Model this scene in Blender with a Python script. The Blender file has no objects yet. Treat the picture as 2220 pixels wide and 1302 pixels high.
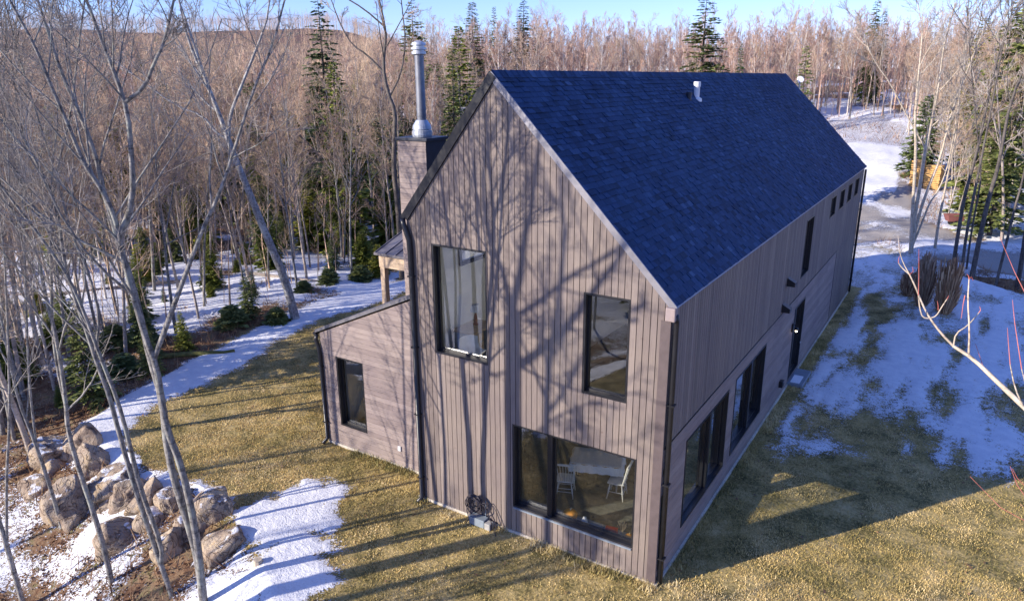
import bpy, math, random
import numpy as np
from mathutils import Vector, Matrix
R_ = math.radians
SC = bpy.context.scene
COL = SC.collection
PI = math.pi

# ------------------------------------------------------------------ camera
CAM = np.array([10.374, -11.923, 9.963]); YAW, PITCH, ROLL, FPX = R_(-32.613), R_(17.184), R_(-0.4035), 1548.5
def cam_axes():
    f = np.array([math.sin(YAW)*math.cos(PITCH), math.cos(YAW)*math.cos(PITCH), -math.sin(PITCH)])
    r = np.array([math.cos(YAW), -math.sin(YAW), 0]); u = np.cross(r, f)
    return math.cos(ROLL)*r+math.sin(ROLL)*u, -math.sin(ROLL)*r+math.cos(ROLL)*u, f
CR, CU, CF = cam_axes()
def ray(px, py):
    d = CF*FPX+CR*(px-1110)+CU*(651-py); return d/np.linalg.norm(d)
def at(px, py, z=0.0):           # survey helper: where a sight line meets height z
    d = ray(px, py); return CAM+d*(z-CAM[2])/d[2]
def aty(px, py, y=0.0):
    d = ray(px, py); return CAM+d*(y-CAM[1])/d[1]
def depth_pt(px, py, dep):       # point of a sight line at a given distance along the view axis
    d = CF*FPX+CR*(px-1110)+CU*(651-py); return CAM+d/FPX*dep
def polar(px, r):                # compass bearing -> ground position at distance r
    phi = YAW+math.atan((px-1110)/1621.0); return CAM[0]+r*math.sin(phi), CAM[1]+r*math.cos(phi)
cd = bpy.data.cameras.new("camera"); co = bpy.data.objects.new("camera", cd); COL.objects.link(co)
cd.sensor_width = 36; cd.lens = FPX/2220*36; cd.clip_end = 3000; cd.clip_start = .1
M = Matrix(((CR[0], CU[0], -CF[0], CAM[0]), (CR[1], CU[1], -CF[1], CAM[1]), (CR[2], CU[2], -CF[2], CAM[2]), (0, 0, 0, 1)))
co.matrix_world = M; SC.camera = co

# ------------------------------------------------------------------ light
SUN_EL = 20.3; LDIR = np.array([.549, .761, -.347])
wd = bpy.data.worlds.new("World"); SC.world = wd; wd.use_nodes = True
nt = wd.node_tree; nt.nodes.clear()
sk = nt.nodes.new("ShaderNodeTexSky"); sk.sky_type = 'NISHITA'; sk.sun_disc = False
sk.sun_elevation = R_(SUN_EL); sk.sun_rotation = math.atan2(-LDIR[0], -LDIR[1])
sk.altitude = 400; sk.air_density = 1.0; sk.dust_density = 0.15; sk.ozone_density = 3.5
bg = nt.nodes.new("ShaderNodeBackground"); bg.inputs[1].default_value = .15
wo = nt.nodes.new("ShaderNodeOutputWorld")
tint = nt.nodes.new("ShaderNodeMix"); tint.data_type = 'RGBA'; tint.blend_type = 'MULTIPLY'; tint.inputs[0].default_value = 1; tint.inputs[7].default_value = (.66, .67, 1.04, 1)
nt.links.new(sk.outputs[0], tint.inputs[6]); nt.links.new(tint.outputs[2], bg.inputs[0]); nt.links.new(bg.outputs[0], wo.inputs[0])
sl = bpy.data.lights.new("sun", 'SUN'); sl.energy = 4.3; sl.angle = R_(.4); sl.color = (1, .90, .77)
so = bpy.data.objects.new("sun", sl); COL.objects.link(so)
so.rotation_euler = Vector(LDIR).to_track_quat('-Z', 'Y').to_euler(); so.location = (-20, -30, 30)
SC.view_settings.view_transform = 'Standard'; SC.view_settings.look = 'None'
SC.view_settings.exposure = 0.88; SC.view_settings.gamma = 1

# ------------------------------------------------------------------ materials
def newmat(name):
    m = bpy.data.materials.new(name); m.use_nodes = True; t = m.node_tree; t.nodes.clear()
    o = t.nodes.new("ShaderNodeOutputMaterial"); b = t.nodes.new("ShaderNodeBsdfPrincipled")
    t.links.new(b.outputs[0], o.inputs[0]); b.inputs['Specular IOR Level'].default_value = .25
    return m, t, b
def N(t, typ, **k):
    n = t.nodes.new(typ)
    for a, v in k.items():
        if a.startswith('i_'): n.inputs[int(a[2:])].default_value = v
        else: setattr(n, a, v)
    return n
def ramp(t, stops):
    r = t.nodes.new("ShaderNodeValToRGB"); e = r.color_ramp.elements
    e[0].position, e[0].color = stops[0][0], (*stops[0][1], 1)
    e[1].position, e[1].color = stops[-1][0], (*stops[-1][1], 1)
    for p, c in stops[1:-1]:
        x = e.new(p); x.color = (*c, 1)
    return r
def noise(t, scale, detail=4, rough=.6, vec=None, stretch=None):
    n = N(t, "ShaderNodeTexNoise"); n.inputs['Scale'].default_value = scale; n.inputs['Detail'].default_value = detail
    n.inputs['Roughness'].default_value = rough
    if vec is None:
        g = N(t, "ShaderNodeNewGeometry"); vec = g.outputs['Position']
    if stretch:
        mp = N(t, "ShaderNodeMapping"); mp.inputs['Scale'].default_value = stretch
        t.links.new(vec, mp.inputs[0]); vec = mp.outputs[0]
    t.links.new(vec, n.inputs['Vector']); return n
def mix(t, fac, a, b, mode='MIX'):
    m = N(t, "ShaderNodeMix", data_type='RGBA', blend_type=mode)
    for i, v in ((0, fac), (6, a), (7, b)):
        if isinstance(v, (int, float)): m.inputs[i].default_value = v
        elif isinstance(v, tuple): m.inputs[i].default_value = (*v, 1)
        else: t.links.new(v, m.inputs[i])
    return m.outputs[2]
def mathn(t, op, a, b=None, c=None, clamp=False):
    m = N(t, "ShaderNodeMath", operation=op, use_clamp=clamp)
    for i, v in enumerate((a, b, c)):
        if v is None: continue
        if isinstance(v, (int, float)): m.inputs[i].default_value = v
        else: t.links.new(v, m.inputs[i])
    return m.outputs[0]
def attr(t, name): return N(t, "ShaderNodeAttribute", attribute_name=name)
def bump(t, b, h, strength=.3, dist=.02):
    n = N(t, "ShaderNodeBump"); n.inputs['Strength'].default_value = strength; n.inputs['Distance'].default_value = dist
    t.links.new(h, n.inputs['Height']); t.links.new(n.outputs[0], b.inputs['Normal'])
def simple(name, col, rough=.6, metal=0, var=.12, scale=6, spec=.3, bumpy=0):
    m, t, b = newmat(name); n = noise(t, scale)
    dk = tuple(c*(1-var) for c in col); lt = tuple(min(1, c*(1+var)) for c in col)
    r = ramp(t, [(.3, dk), (.7, lt)]); t.links.new(n.outputs[0], r.inputs[0]); t.links.new(r.outputs[0], b.inputs['Base Color'])
    b.inputs['Roughness'].default_value = rough; b.inputs['Metallic'].default_value = metal
    b.inputs['Specular IOR Level'].default_value = spec
    if bumpy: bump(t, b, n.outputs[0], bumpy, .03)
    return m
def siding(name, stops, stretch):
    m, t, b = newmat(name); a = attr(t, 'rnd')
    r = ramp(t, stops); t.links.new(a.outputs['Fac'], r.inputs[0])
    g = noise(t, 1.0, 6, .7, stretch=stretch)
    gr = ramp(t, [(.3, (.72, .70, .70)), (.5, (1, 1, 1)), (.75, (1.12, 1.1, 1.06))]); t.links.new(g.outputs[0], gr.inputs[0])
    c = mix(t, 1.0, r.outputs[0], gr.outputs[0], 'MULTIPLY')
    w = noise(t, .55, 4, .6); wr = ramp(t, [(.35, (.86, .84, .88)), (.65, (1.06, 1.04, 1.0))]); t.links.new(w.outputs[0], wr.inputs[0])
    c = mix(t, 1.0, c, wr.outputs[0], 'MULTIPLY')
    k = noise(t, 5.0, 2, .5, stretch=(1, 1, 1)); kr = ramp(t, [(.72, (1, 1, 1)), (.80, (.68, .6, .55))]); t.links.new(k.outputs[0], kr.inputs[0])
    c = mix(t, 1.0, c, kr.outputs[0], 'MULTIPLY')
    t.links.new(c, b.inputs['Base Color']); b.inputs['Roughness'].default_value = .72
    bump(t, b, g.outputs[0], .25, .006); return m
WST = [(0, (.178, .147, .133)), (.3, (.205, .170, .153)), (.75, (.225, .188, .169)), (1, (.265, .223, .199))]
MS_V = siding('siding_upright', WST, (45, 45, 2.2))
MS_H = siding('siding_level', [(0, (.235, .192, .182)), (.5, (.275, .227, .212)), (1, (.32, .266, .246))], (2.2, 2.2, 45))
M_BLACK = simple('black_metal', (.018, .018, .022), .35, 0, .2, 3, .5)
M_BROWN = simple('dark_trim', (.11, .085, .085), .6)
M_BROWN2 = simple('weathered_box', (.30, .24, .23), .6)
M_DRIP = simple('drip_metal', (.26, .25, .27), .4, .3)
M_CLAD = simple('dark_cladding', (.035, .04, .055), .45, .2)
M_BASE = simple('base_flashing', (.62, .56, .46), .6, 0, .2, 9)
M_WHITE = simple('white_paint', (.88, .86, .81), .6, 0, .05, 2)
M_PLAST = simple('white_plastic', (.75, .75, .76), .4)
M_FLOOR = simple('wood_floor', (.13, .125, .105), .45, 0, .3, 5)
M_GALV = simple('galvanised', (.46, .49, .53), .5, .5, .12, 5)
M_STEEL = simple('flue_steel', (.20, .21, .24), .5, .6, .2, 4)
M_OAK = simple('pale_wood', (.45, .33, .21), .5, 0, .2, 12)
M_CLOTH = simple('linen', (.72, .72, .70), .9, 0, .05)
M_CHAIR = simple('white_chair_paint', (.68, .66, .60), .5)
M_HOSE = simple('hose_rubber', (.05, .045, .055), .45)
M_ORANGE = simple('pumpkin_skin', (.72, .30, .05), .5, 0, .2, 8)
M_RED = simple('red_card', (.55, .04, .05), .5)
M_STRAW = simple('dried_straw', (.55, .42, .25), .8)
M_LUMB = simple('fresh_lumber', (.62, .36, .13), .7, 0, .25, 4)
M_BEAM = simple('pale_beam', (.50, .38, .27), .7, 0, .2, 5)
M_CONC = simple('concrete', (.36, .35, .33), .9, 0, .15, 8)
M_REDM = simple('faded_red_metal', (.22, .085, .08), .85)
M_BLUE = simple('grey_blue_paint', (.22, .26, .30), .5)
def emis(name, col, s):
    m, t, b = newmat(name); b.inputs['Base Color'].default_value = (*col, 1)
    b.inputs['Emission Color'].default_value = (*col, 1); b.inputs['Emission Strength'].default_value = s; return m
M_LAMP = emis('lit_bulb', (1, .85, .6), 6)
def glassmat():
    m = bpy.data.materials.new('window_glass'); m.use_nodes = True; t = m.node_tree; t.nodes.clear()
    o = N(t, "ShaderNodeOutputMaterial"); lw = N(t, "ShaderNodeLayerWeight"); lw.inputs[0].default_value = .5
    tr = N(t, "ShaderNodeBsdfTransparent"); tr.inputs[0].default_value = (.93, .96, .94, 1)
    gl = N(t, "ShaderNodeBsdfGlossy"); gl.inputs['Roughness'].default_value = 0.0; gl.inputs[0].default_value = (.95, .97, 1, 1)
    g = N(t, "ShaderNodeNewGeometry"); n = noise(t, .8, 1); bp = N(t, "ShaderNodeBump"); bp.inputs['Strength'].default_value = .05
    bp.inputs['Distance'].default_value = .02; t.links.new(n.outputs[0], bp.inputs['Height']); t.links.new(bp.outputs[0], gl.inputs['Normal'])
    fac = mathn(t, 'MULTIPLY_ADD', mathn(t, 'POWER', lw.outputs['Facing'], 2.4), .95, .12, clamp=True)
    mx = N(t, "ShaderNodeMixShader"); t.links.new(fac, mx.inputs[0]); t.links.new(tr.outputs[0], mx.inputs[1]); t.links.new(gl.outputs[0], mx.inputs[2])
    t.links.new(mx.outputs[0], o.inputs[0]); return m
M_GLASS = glassmat()
def shinglemat():
    m, t, b = newmat('roof_shingle'); a = attr(t, 'rnd')
    r = ramp(t, [(0, (.008, .024, .062)), (.45, (.016, .044, .112)), (.85, (.026, .062, .145)), (1, (.05, .095, .19))]); t.links.new(a.outputs['Fac'], r.inputs[0])
    n = noise(t, 60, 3); nr = ramp(t, [(.3, (.7, .7, .75)), (.7, (1.35, 1.35, 1.3))]); t.links.new(n.outputs[0], nr.inputs[0])
    w = noise(t, .5, 3); wr = ramp(t, [(.3, (.75, .78, .85)), (.7, (1.25, 1.22, 1.15))]); t.links.new(w.outputs[0], wr.inputs[0])
    c = mix(t, 1, mix(t, 1, r.outputs[0], nr.outputs[0], 'MULTIPLY'), wr.outputs[0], 'MULTIPLY')
    t.links.new(c, b.inputs['Base Color']); b.inputs['Roughness'].default_value = .75; bump(t, b, n.outputs[0], .5, .004); return m
M_SHIN = shinglemat()
def barkmat(name, dark, light, sc=9, lichen=None, vary=False):
    m, t, b = newmat(name); n = noise(t, sc, 5, .65, stretch=(1, 1, .35))
    r = ramp(t, [(.28, dark), (.62, light)]); t.links.new(n.outputs[0], r.inputs[0]); c = r.outputs[0]
    oi = N(t, "ShaderNodeObjectInfo"); rr = ramp(t, [(0, (.78, .76, .78)), (.5, (1, 1, 1)), (1, (1.2, 1.14, 1.08))]); t.links.new(oi.outputs['Random'], rr.inputs[0])
    c = mix(t, 1, c, rr.outputs[0], 'MULTIPLY')
    if name.startswith('bark'):  # scars and branch collars across the stem, blotches along it
        q = noise(t, 4, 4, .7, stretch=(1, 1, 6)); qr = ramp(t, [(.36, (.45, .43, .42)), (.46, (1, 1, 1)), (.62, (1.12, 1.1, 1.06)), (.70, (.7, .68, .66))]); t.links.new(q.outputs[0], qr.inputs[0])
        c = mix(t, 1, c, qr.outputs[0], 'MULTIPLY')
    if vary:                     # whole stands differ: pinkish, straw, grey and olive twigs
        wv = noise(t, .22, 6, .8); wr = ramp(t, [(.30, (.42, .40, .42)), (.38, (.95, .82, .80)), (.45, (1.25, 1.20, 1.08)), (.51, (.60, .58, .60)), (.57, (1.2, 1.02, .95)), (.63, (.62, .66, .42)), (.72, (1.1, 1.05, 1.0))])
        t.links.new(wv.outputs[0], wr.inputs[0]); c = mix(t, 1, c, wr.outputs[0], 'MULTIPLY')
    if lichen:
        l = noise(t, 3.2, 3); lr = ramp(t, [(.55, (0, 0, 0)), (.66, (1, 1, 1))]); t.links.new(l.outputs[0], lr.inputs[0])
        c = mix(t, mathn(t, 'MULTIPLY', lr.outputs[0], .6), c, lichen)
    t.links.new(c, b.inputs['Base Color']); b.inputs['Roughness'].default_value = .9
    bump(t, b, n.outputs[0], .6, .02); return m
B_GREY = barkmat('bark_grey', (.04, .039, .041), (.36, .345, .32), 16, (.34, .36, .31))
B_LIGHT = barkmat('bark_light', (.11, .11, .115), (.52, .51, .48), 14, (.58, .60, .56))
T_GREY = barkmat('twig_grey', (.18, .16, .145), (.44, .40, .355), 3)
B_WOOD = barkmat('bark_forest', (.16, .135, .12), (.52, .45, .39), 5, (.30, .30, .24))
T_WOOD = barkmat('twig_forest', (.23, .185, .145), (.64, .51, .39), 1.2, vary=True)
B_BIRCH = barkmat('bark_birch', (.30, .27, .24), (.74, .68, .62), 4)
T_BIRCH = barkmat('twig_birch', (.28, .195, .165), (.58, .42, .35), 1.0, vary=True)
T_RED = barkmat('twig_red', (.42, .10, .08), (.58, .20, .16), 6)
B_PALE = barkmat('bark_pale', (.34, .28, .20), (.58, .50, .40), 9)
B_DARK = barkmat('bark_dark', (.05, .045, .045), (.16, .14, .125), 8)
def leafmat(name, stops, rough=.75):
    m, t, b = newmat(name); a = attr(t, 'rnd'); oi = N(t, "ShaderNodeObjectInfo")
    r = ramp(t, stops); t.links.new(a.outputs['Fac'], r.inputs[0])
    rr = ramp(t, [(0, (.72, .8, .85)), (.5, (1, 1, 1)), (1, (1.35, 1.2, .95))]); t.links.new(oi.outputs['Random'], rr.inputs[0])
    c = mix(t, 1, r.outputs[0], rr.outputs[0], 'MULTIPLY')
    t.links.new(c, b.inputs['Base Color']); b.inputs['Roughness'].default_value = rough; return m
L_SPR = leafmat('needles_spruce', [(0, (.03, .055, .028)), (.6, (.085, .13, .05)), (1, (.20, .23, .09))])
L_YEL = leafmat('needles_yellow', [(0, (.07, .10, .02)), (.6, (.22, .25, .04)), (1, (.42, .40, .08))])
L_GRN = leafmat('needles_green', [(0, (.06, .085, .035)), (.6, (.16, .20, .065)), (1, (.33, .35, .13))])
L_GRASS = leafmat('grass_blades', [(0, (.15, .145, .055)), (.2, (.32, .27, .10)), (.45, (.55, .43, .175)), (.8, (.68, .53, .25)), (1, (.80, .67, .40))], .85)
L_REED = leafmat('reed_blades', [(0, (.18, .10, .065)), (.5, (.38, .26, .18)), (1, (.75, .62, .48))])
L_LITTER = leafmat('brush_twigs', [(0, (.10, .055, .035)), (.5, (.24, .13, .075)), (1, (.42, .29, .17))])
def groundmat():
    m, t, b = newmat('ground_surface')
    g = attr(t, 'grass'); d = attr(t, 'gravel'); s = attr(t, 'snow'); fr = attr(t, 'far')
    n1 = noise(t, 2.2, 6, .7); lit = ramp(t, [(.3, (.075, .045, .03)), (.45, (.19, .105, .06)), (.55, (.27, .185, .11)), (.68, (.13, .14, .05)), (.8, (.36, .27, .17))])
    t.links.new(n1.outputs[0], lit.inputs[0])
    n2 = noise(t, 1.3, 5, .65); n3 = noise(t, 14, 4, .7)
    gm = mathn(t, 'ADD', mathn(t, 'MULTIPLY', n2.outputs[0], .55), mathn(t, 'MULTIPLY', n3.outputs[0], .45))
    gr = ramp(t, [(.36, (.07, .065, .025)), (.45, (.21, .17, .065)), (.53, (.42, .32, .13)), (.64, (.60, .46, .22))]); t.links.new(gm, gr.inputs[0])
    n4 = noise(t, 30, 4, .7); gv = ramp(t, [(.3, (.27, .245, .225)), (.7, (.48, .44, .40))]); t.links.new(n4.outputs[0], gv.inputs[0])
    far = ramp(t, [(.3, (.13, .085, .075)), (.5, (.21, .14, .115)), (.65, (.15, .14, .09)), (.8, (.30, .21, .17))])
    nf = noise(t, .07, 8, .75); t.links.new(nf.outputs[0], far.inputs[0])
    c = mix(t, g.outputs['Fac'], lit.outputs[0], gr.outputs[0]); c = mix(t, d.outputs['Fac'], c, gv.outputs[0]); c = mix(t, fr.outputs['Fac'], c, far.outputs[0])
    sn = noise(t, 5.5, 5, .72); sn2 = noise(t, 22, 3, .6)
    v = mathn(t, 'ADD', s.outputs['Fac'], mathn(t, 'MULTIPLY', mathn(t, 'SUBTRACT', sn.outputs[0], .5), 1.1))
    v = mathn(t, 'ADD', v, mathn(t, 'MULTIPLY', mathn(t, 'SUBTRACT', sn2.outputs[0], .5), .9))
    mr = N(t, "ShaderNodeMapRange"); t.links.new(v, mr.inputs[0]); mr.inputs[1].default_value = .46; mr.inputs[2].default_value = .54
    sc = noise(t, 3, 3); sr = ramp(t, [(.3, (.74, .75, .79)), (.7, (.88, .88, .89))]); t.links.new(sc.outputs[0], sr.inputs[0])
    c = mix(t, mr.outputs[0], c, sr.outputs[0])
    t.links.new(c, b.inputs['Base Color']); b.inputs['Roughness'].default_value = .9; b.inputs['Specular IOR Level'].default_value = .15
    hb = mathn(t, 'ADD', mathn(t, 'MULTIPLY', n3.outputs[0], .5), mathn(t, 'MULTIPLY', mr.outputs[0], .8))
    hb = mathn(t, 'ADD', hb, mathn(t, 'MULTIPLY', sn.outputs[0], .8))
    bump(t, b, hb, .8, .06); return m
M_GROUND = groundmat()
def rockmat():
    m, t, b = newmat('boulder_stone'); n = noise(t, 2.2, 6, .7); r = ramp(t, [(.32, (.13, .095, .075)), (.44, (.36, .27, .20)), (.56, (.52, .42, .31)), (.7, (.66, .47, .25))])
    t.links.new(n.outputs[0], r.inputs[0]); n2 = noise(t, 14, 5, .7)
    l = noise(t, 1.1, 3); lr = ramp(t, [(.45, (1, 1, 1)), (.62, (.72, .73, .78))]); t.links.new(l.outputs[0], lr.inputs[0])
    c = mix(t, 1, r.outputs[0], lr.outputs[0], 'MULTIPLY')
    vo = N(t, "ShaderNodeTexNoise"); vo.inputs['Scale'].default_value = 1.4; vo.inputs['Detail'].default_value = 2; vo.inputs['Distortion'].default_value = 2.5
    g = N(t, "ShaderNodeNewGeometry"); t.links.new(g.outputs['Position'], vo.inputs['Vector']); vr = ramp(t, [(.47, (1, 1, 1)), (.495, (.5, .45, .42)), (.52, (1, 1, 1))]); t.links.new(vo.outputs[0], vr.inputs[0])
    c = mix(t, 1, c, vr.outputs[0], 'MULTIPLY')
    sx = N(t, "ShaderNodeSeparateXYZ"); t.links.new(g.outputs['Normal'], sx.inputs[0]); sn = noise(t, 2.6, 4, .6)   # snow left lying on the flatter tops
    f = mathn(t, 'ADD', sx.outputs[2], mathn(t, 'MULTIPLY', sn.outputs[0], 1.1)); mr = N(t, "ShaderNodeMapRange"); t.links.new(f, mr.inputs[0]); mr.inputs[1].default_value = 1.50; mr.inputs[2].default_value = 1.56
    c = mix(t, mr.outputs[0], c, (.84, .85, .88))
    t.links.new(c, b.inputs['Base Color']); b.inputs['Roughness'].default_value = .9
    bump(t, b, mathn(t, 'ADD', mathn(t, 'ADD', n2.outputs[0], n.outputs[0]), vr.outputs[0]), .9, .06); return m
M_ROCK = rockmat()
M_SNOW = simple('snow', (.84, .85, .88), .8, 0, .04, 5, .2, .4)

# ------------------------------------------------------------------ mesh building
def tag(o, label=None, cat=None, group=None, kind=None):
    if label: o['label'] = label
    if cat: o['category'] = cat
    if group: o['group'] = group
    if kind: o['kind'] = kind
    return o
def link(name, me, parent=None):
    o = bpy.data.objects.new(name, me); COL.objects.link(o)
    if parent is not None: o.parent = parent
    return o
def empty(name, loc=(0, 0, 0), rz=0, **k):
    o = bpy.data.objects.new(name, None); o.location = loc; o.rotation_euler = (0, 0, rz); o.empty_display_size = .2
    COL.objects.link(o); return tag(o, **k)
def fastmesh(name, V, F, mats, rnd=None, smooth=False, midx=None, attrs=None):
    """V (n,3), F (m,k) int array of quads or tris"""
    me = bpy.data.meshes.new(name); V = np.asarray(V, np.float32); F = np.asarray(F, np.int32); m, k = F.shape
    me.vertices.add(len(V)); me.vertices.foreach_set('co', V.ravel())
    me.loops.add(m*k); me.loops.foreach_set('vertex_index', F.ravel())
    me.polygons.add(m); me.polygons.foreach_set('loop_start', np.arange(0, m*k, k, dtype=np.int32))
    for mt in mats: me.materials.append(mt)
    if midx is not None: me.polygons.foreach_set('material_index', np.asarray(midx, np.int32))
    me.polygons.foreach_set('use_smooth', np.full(m, smooth))
    me.update(calc_edges=True)
    if rnd is not None:
        a = me.attributes.new('rnd', 'FLOAT', 'FACE'); a.data.foreach_set('value', np.asarray(rnd, np.float32))
    for nme, arr in (attrs or {}).items():
        a = me.attributes.new(nme, 'FLOAT', 'POINT'); a.data.foreach_set('value', np.asarray(arr, np.float32))
    return me
class MB:
    def __init__(s): s.v = []; s.f = []; s.r = []
    def add(s, vs, fs, r=.5):
        b = len(s.v); s.v += [tuple(map(float, p)) for p in vs]; s.f += [tuple(b+i for i in f) for f in fs]; s.r += [r]*len(fs)
    def box(s, a, b, r=.5):
        (x0, y0, z0), (x1, y1, z1) = a, b
        s.add([(x0, y0, z0), (x1, y0, z0), (x1, y1, z0), (x0, y1, z0), (x0, y0, z1), (x1, y0, z1), (x1, y1, z1), (x0, y1, z1)],
              [(0, 3, 2, 1), (4, 5, 6, 7), (0, 1, 5, 4), (1, 2, 6, 5), (2, 3, 7, 6), (3, 0, 4, 7)], r)
    def prism(s, poly, fr, t0, t1, r=.5):   # poly in (u,v), fr(u,v,t)->xyz
        n = len(poly); vs = [fr(u, v, t0) for u, v in poly]+[fr(u, v, t1) for u, v in poly]
        fs = [tuple(range(n))[::-1], tuple(range(n, 2*n))]+[(i, (i+1) % n, n+(i+1) % n, n+i) for i in range(n)]
        s.add(vs, fs, r)
    def tube(s, pts, rad, n=8, cap=True, r=.5):
        P = [Vector(p) for p in pts]; rad = [rad]*len(P) if isinstance(rad, (int, float)) else rad; vs = []; fs = []
        T0 = (P[1]-P[0]).normalized(); A = Vector((0, 0, 1)) if abs(T0.z) < .9 else Vector((1, 0, 0)); U = T0.cross(A).normalized()
        for i, p in enumerate(P):
            T = (P[min(i+1, len(P)-1)]-P[max(i-1, 0)]).normalized(); U = (U-T*U.dot(T)).normalized(); Vv = T.cross(U)
            for k in range(n):
                a = 2*PI*k/n; vs.append(p+U*math.cos(a)*rad[i]+Vv*math.sin(a)*rad[i])
            if i:
                for k in range(n): fs.append(((i-1)*n+k, (i-1)*n+(k+1) % n, i*n+(k+1) % n, i*n+k))
        if cap: fs += [tuple(range(n))[::-1], tuple(range((len(P)-1)*n, len(P)*n))]
        s.add(vs, fs, r)
    def lathe(s, c, prof, n=20, r=.5):
        vs = []; fs = []
        for rr, z in prof:
            for k in range(n): a = 2*PI*k/n; vs.append((c[0]+rr*math.cos(a), c[1]+rr*math.sin(a), c[2]+z))
        for i in range(1, len(prof)):
            for k in range(n): fs.append(((i-1)*n+k, (i-1)*n+(k+1) % n, i*n+(k+1) % n, i*n+k))
        fs += [tuple(range(n))[::-1], tuple(range((len(prof)-1)*n, len(prof)*n))]
        s.add(vs, fs, r)
    def build(s, name, mat, parent=None, smooth=False, bevel=0, label=None, cat=None, group=None, kind=None):
        me = bpy.data.meshes.new(name); me.from_pydata(s.v, [], s.f); me.materials.append(mat)
        a = me.attributes.new('rnd', 'FLOAT', 'FACE'); a.data.foreach_set('value', np.array(s.r, np.float32))
        if smooth: me.polygons.foreach_set('use_smooth', [True]*len(me.polygons)); me.shade_smooth() if False else None
        me.update(); o = link(name, me, parent)
        if bevel:
            b = o.modifiers.new('bevel', 'BEVEL'); b.width = bevel; b.segments = 2; b.limit_method = 'ANGLE'
        return tag(o, label, cat, group, kind)

# ------------------------------------------------------------------ noise + fields
def vnoise(x, y, seed=0):
    xi = np.floor(x).astype(np.int64); yi = np.floor(y).astype(np.int64); fx = x-xi; fy = y-yi
    def h(a, b):
        n = (a*374761393+b*668265263+seed*974711) & 0x7fffffff; n = ((n ^ (n >> 13))*1274126177) & 0x7fffffff
        return ((n ^ (n >> 16)) & 0xffff)/65535.0
    fx = fx*fx*(3-2*fx); fy = fy*fy*(3-2*fy)
    return (h(xi, yi)*(1-fx)+h(xi+1, yi)*fx)*(1-fy)+(h(xi, yi+1)*(1-fx)+h(xi+1, yi+1)*fx)*fy
def fbm(x, y, scale, octv=4, seed=0):
    v = 0; a = .5; s = 0
    for i in range(octv): v = v+a*vnoise(x/scale, y/scale, seed+i); s += a; a *= .5; scale *= .5
    return v/s
def sdf(px, py, poly):           # negative inside
    px = np.asarray(px, float); py = np.asarray(py, float); d = np.full(px.shape, 1e9); ins = np.zeros(px.shape, bool); n = len(poly)
    for i in range(n):
        ax, ay = poly[i]; bx, by = poly[(i+1) % n]; ex, ey = bx-ax, by-ay; L = ex*ex+ey*ey+1e-9
        t = np.clip(((px-ax)*ex+(py-ay)*ey)/L, 0, 1); d = np.minimum(d, (px-ax-t*ex)**2+(py-ay-t*ey)**2)
        c = ((ay > py) != (by > py)) & (px < (bx-ax)*(py-ay)/(by-ay+1e-12)+ax); ins ^= c
    d = np.sqrt(d); return np.where(ins, -d, d)
def W_(pts, z=0.0): return [tuple(at(px, py, z)[:2]) for px, py in pts]
def sstep(a, b, x): t = np.clip((x-a)/(b-a), 0, 1); return t*t*(3-2*t)
LAWN = [(-.2, -4.4)]+W_([(540, 1180), (470, 1085), (420, 1050), (300, 1000), (200, 955), (185, 920), (250, 875), (330, 832), (430, 777), (560, 712), (700, 652), (830, 622)]) + \
    [(-16.5, 24), (-12, 36), (0, 38), (4, 36)]+W_([(1860, 525), (1960, 545), (2080, 600), (2220, 640)])+[(19, 24), (21, 0), (20, -14), (8, -18), (1.5, -13), (.2, -7)]
PATH = W_([(150, 975), (178, 905), (250, 868), (330, 828), (430, 772), (560, 708), (700, 648), (900, 600), (900, 622), (830, 652), (700, 692), (600, 740), (520, 790), (420, 835), (330, 880), (270, 960), (230, 990)])
PATCH = W_([(190, 960), (275, 975), (345, 1025), (410, 1055), (480, 1085), (560, 1090), (640, 1070), (685, 1045), (735, 1085), (715, 1160), (700, 1240), (660, 1330), (560, 1330), (545, 1200), (490, 1120), (430, 1090), (300, 1020)])
RSNOW = W_([(1845, 570), (1870, 545), (1990, 560), (2120, 610), (2300, 640), (2400, 900), (2230, 1060), (2140, 1020), (1990, 990), (1930, 935), (1840, 960), (1750, 960), (1700, 930), (1712, 870), (1770, 790), (1830, 700)])
RHOLES = [(W_([(1755, 870), (1800, 900), (1880, 900), (2010, 950), (1960, 1000), (1850, 960), (1740, 950)]), 1.0),
          (W_([(1865, 660), (1905, 645), (1955, 660), (1960, 685), (1900, 700), (1860, 685)]), .4),
          (W_([(1985, 660), (2080, 690), (2160, 800), (2220, 860), (2200, 900), (2100, 800), (2000, 700)]), .35)]
GRAVEL = W_([(1850, 430), (1900, 420), (1965, 435), (1985, 475), (2080, 515), (2220, 552), (2700, 700), (2700, 760), (2220, 600), (2100, 575), (2020, 562), (1960, 540), (1930, 520), (1850, 525)])
def px_to_phi(px): return YAW+math.atan((px-1110)/1621.0)
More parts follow.
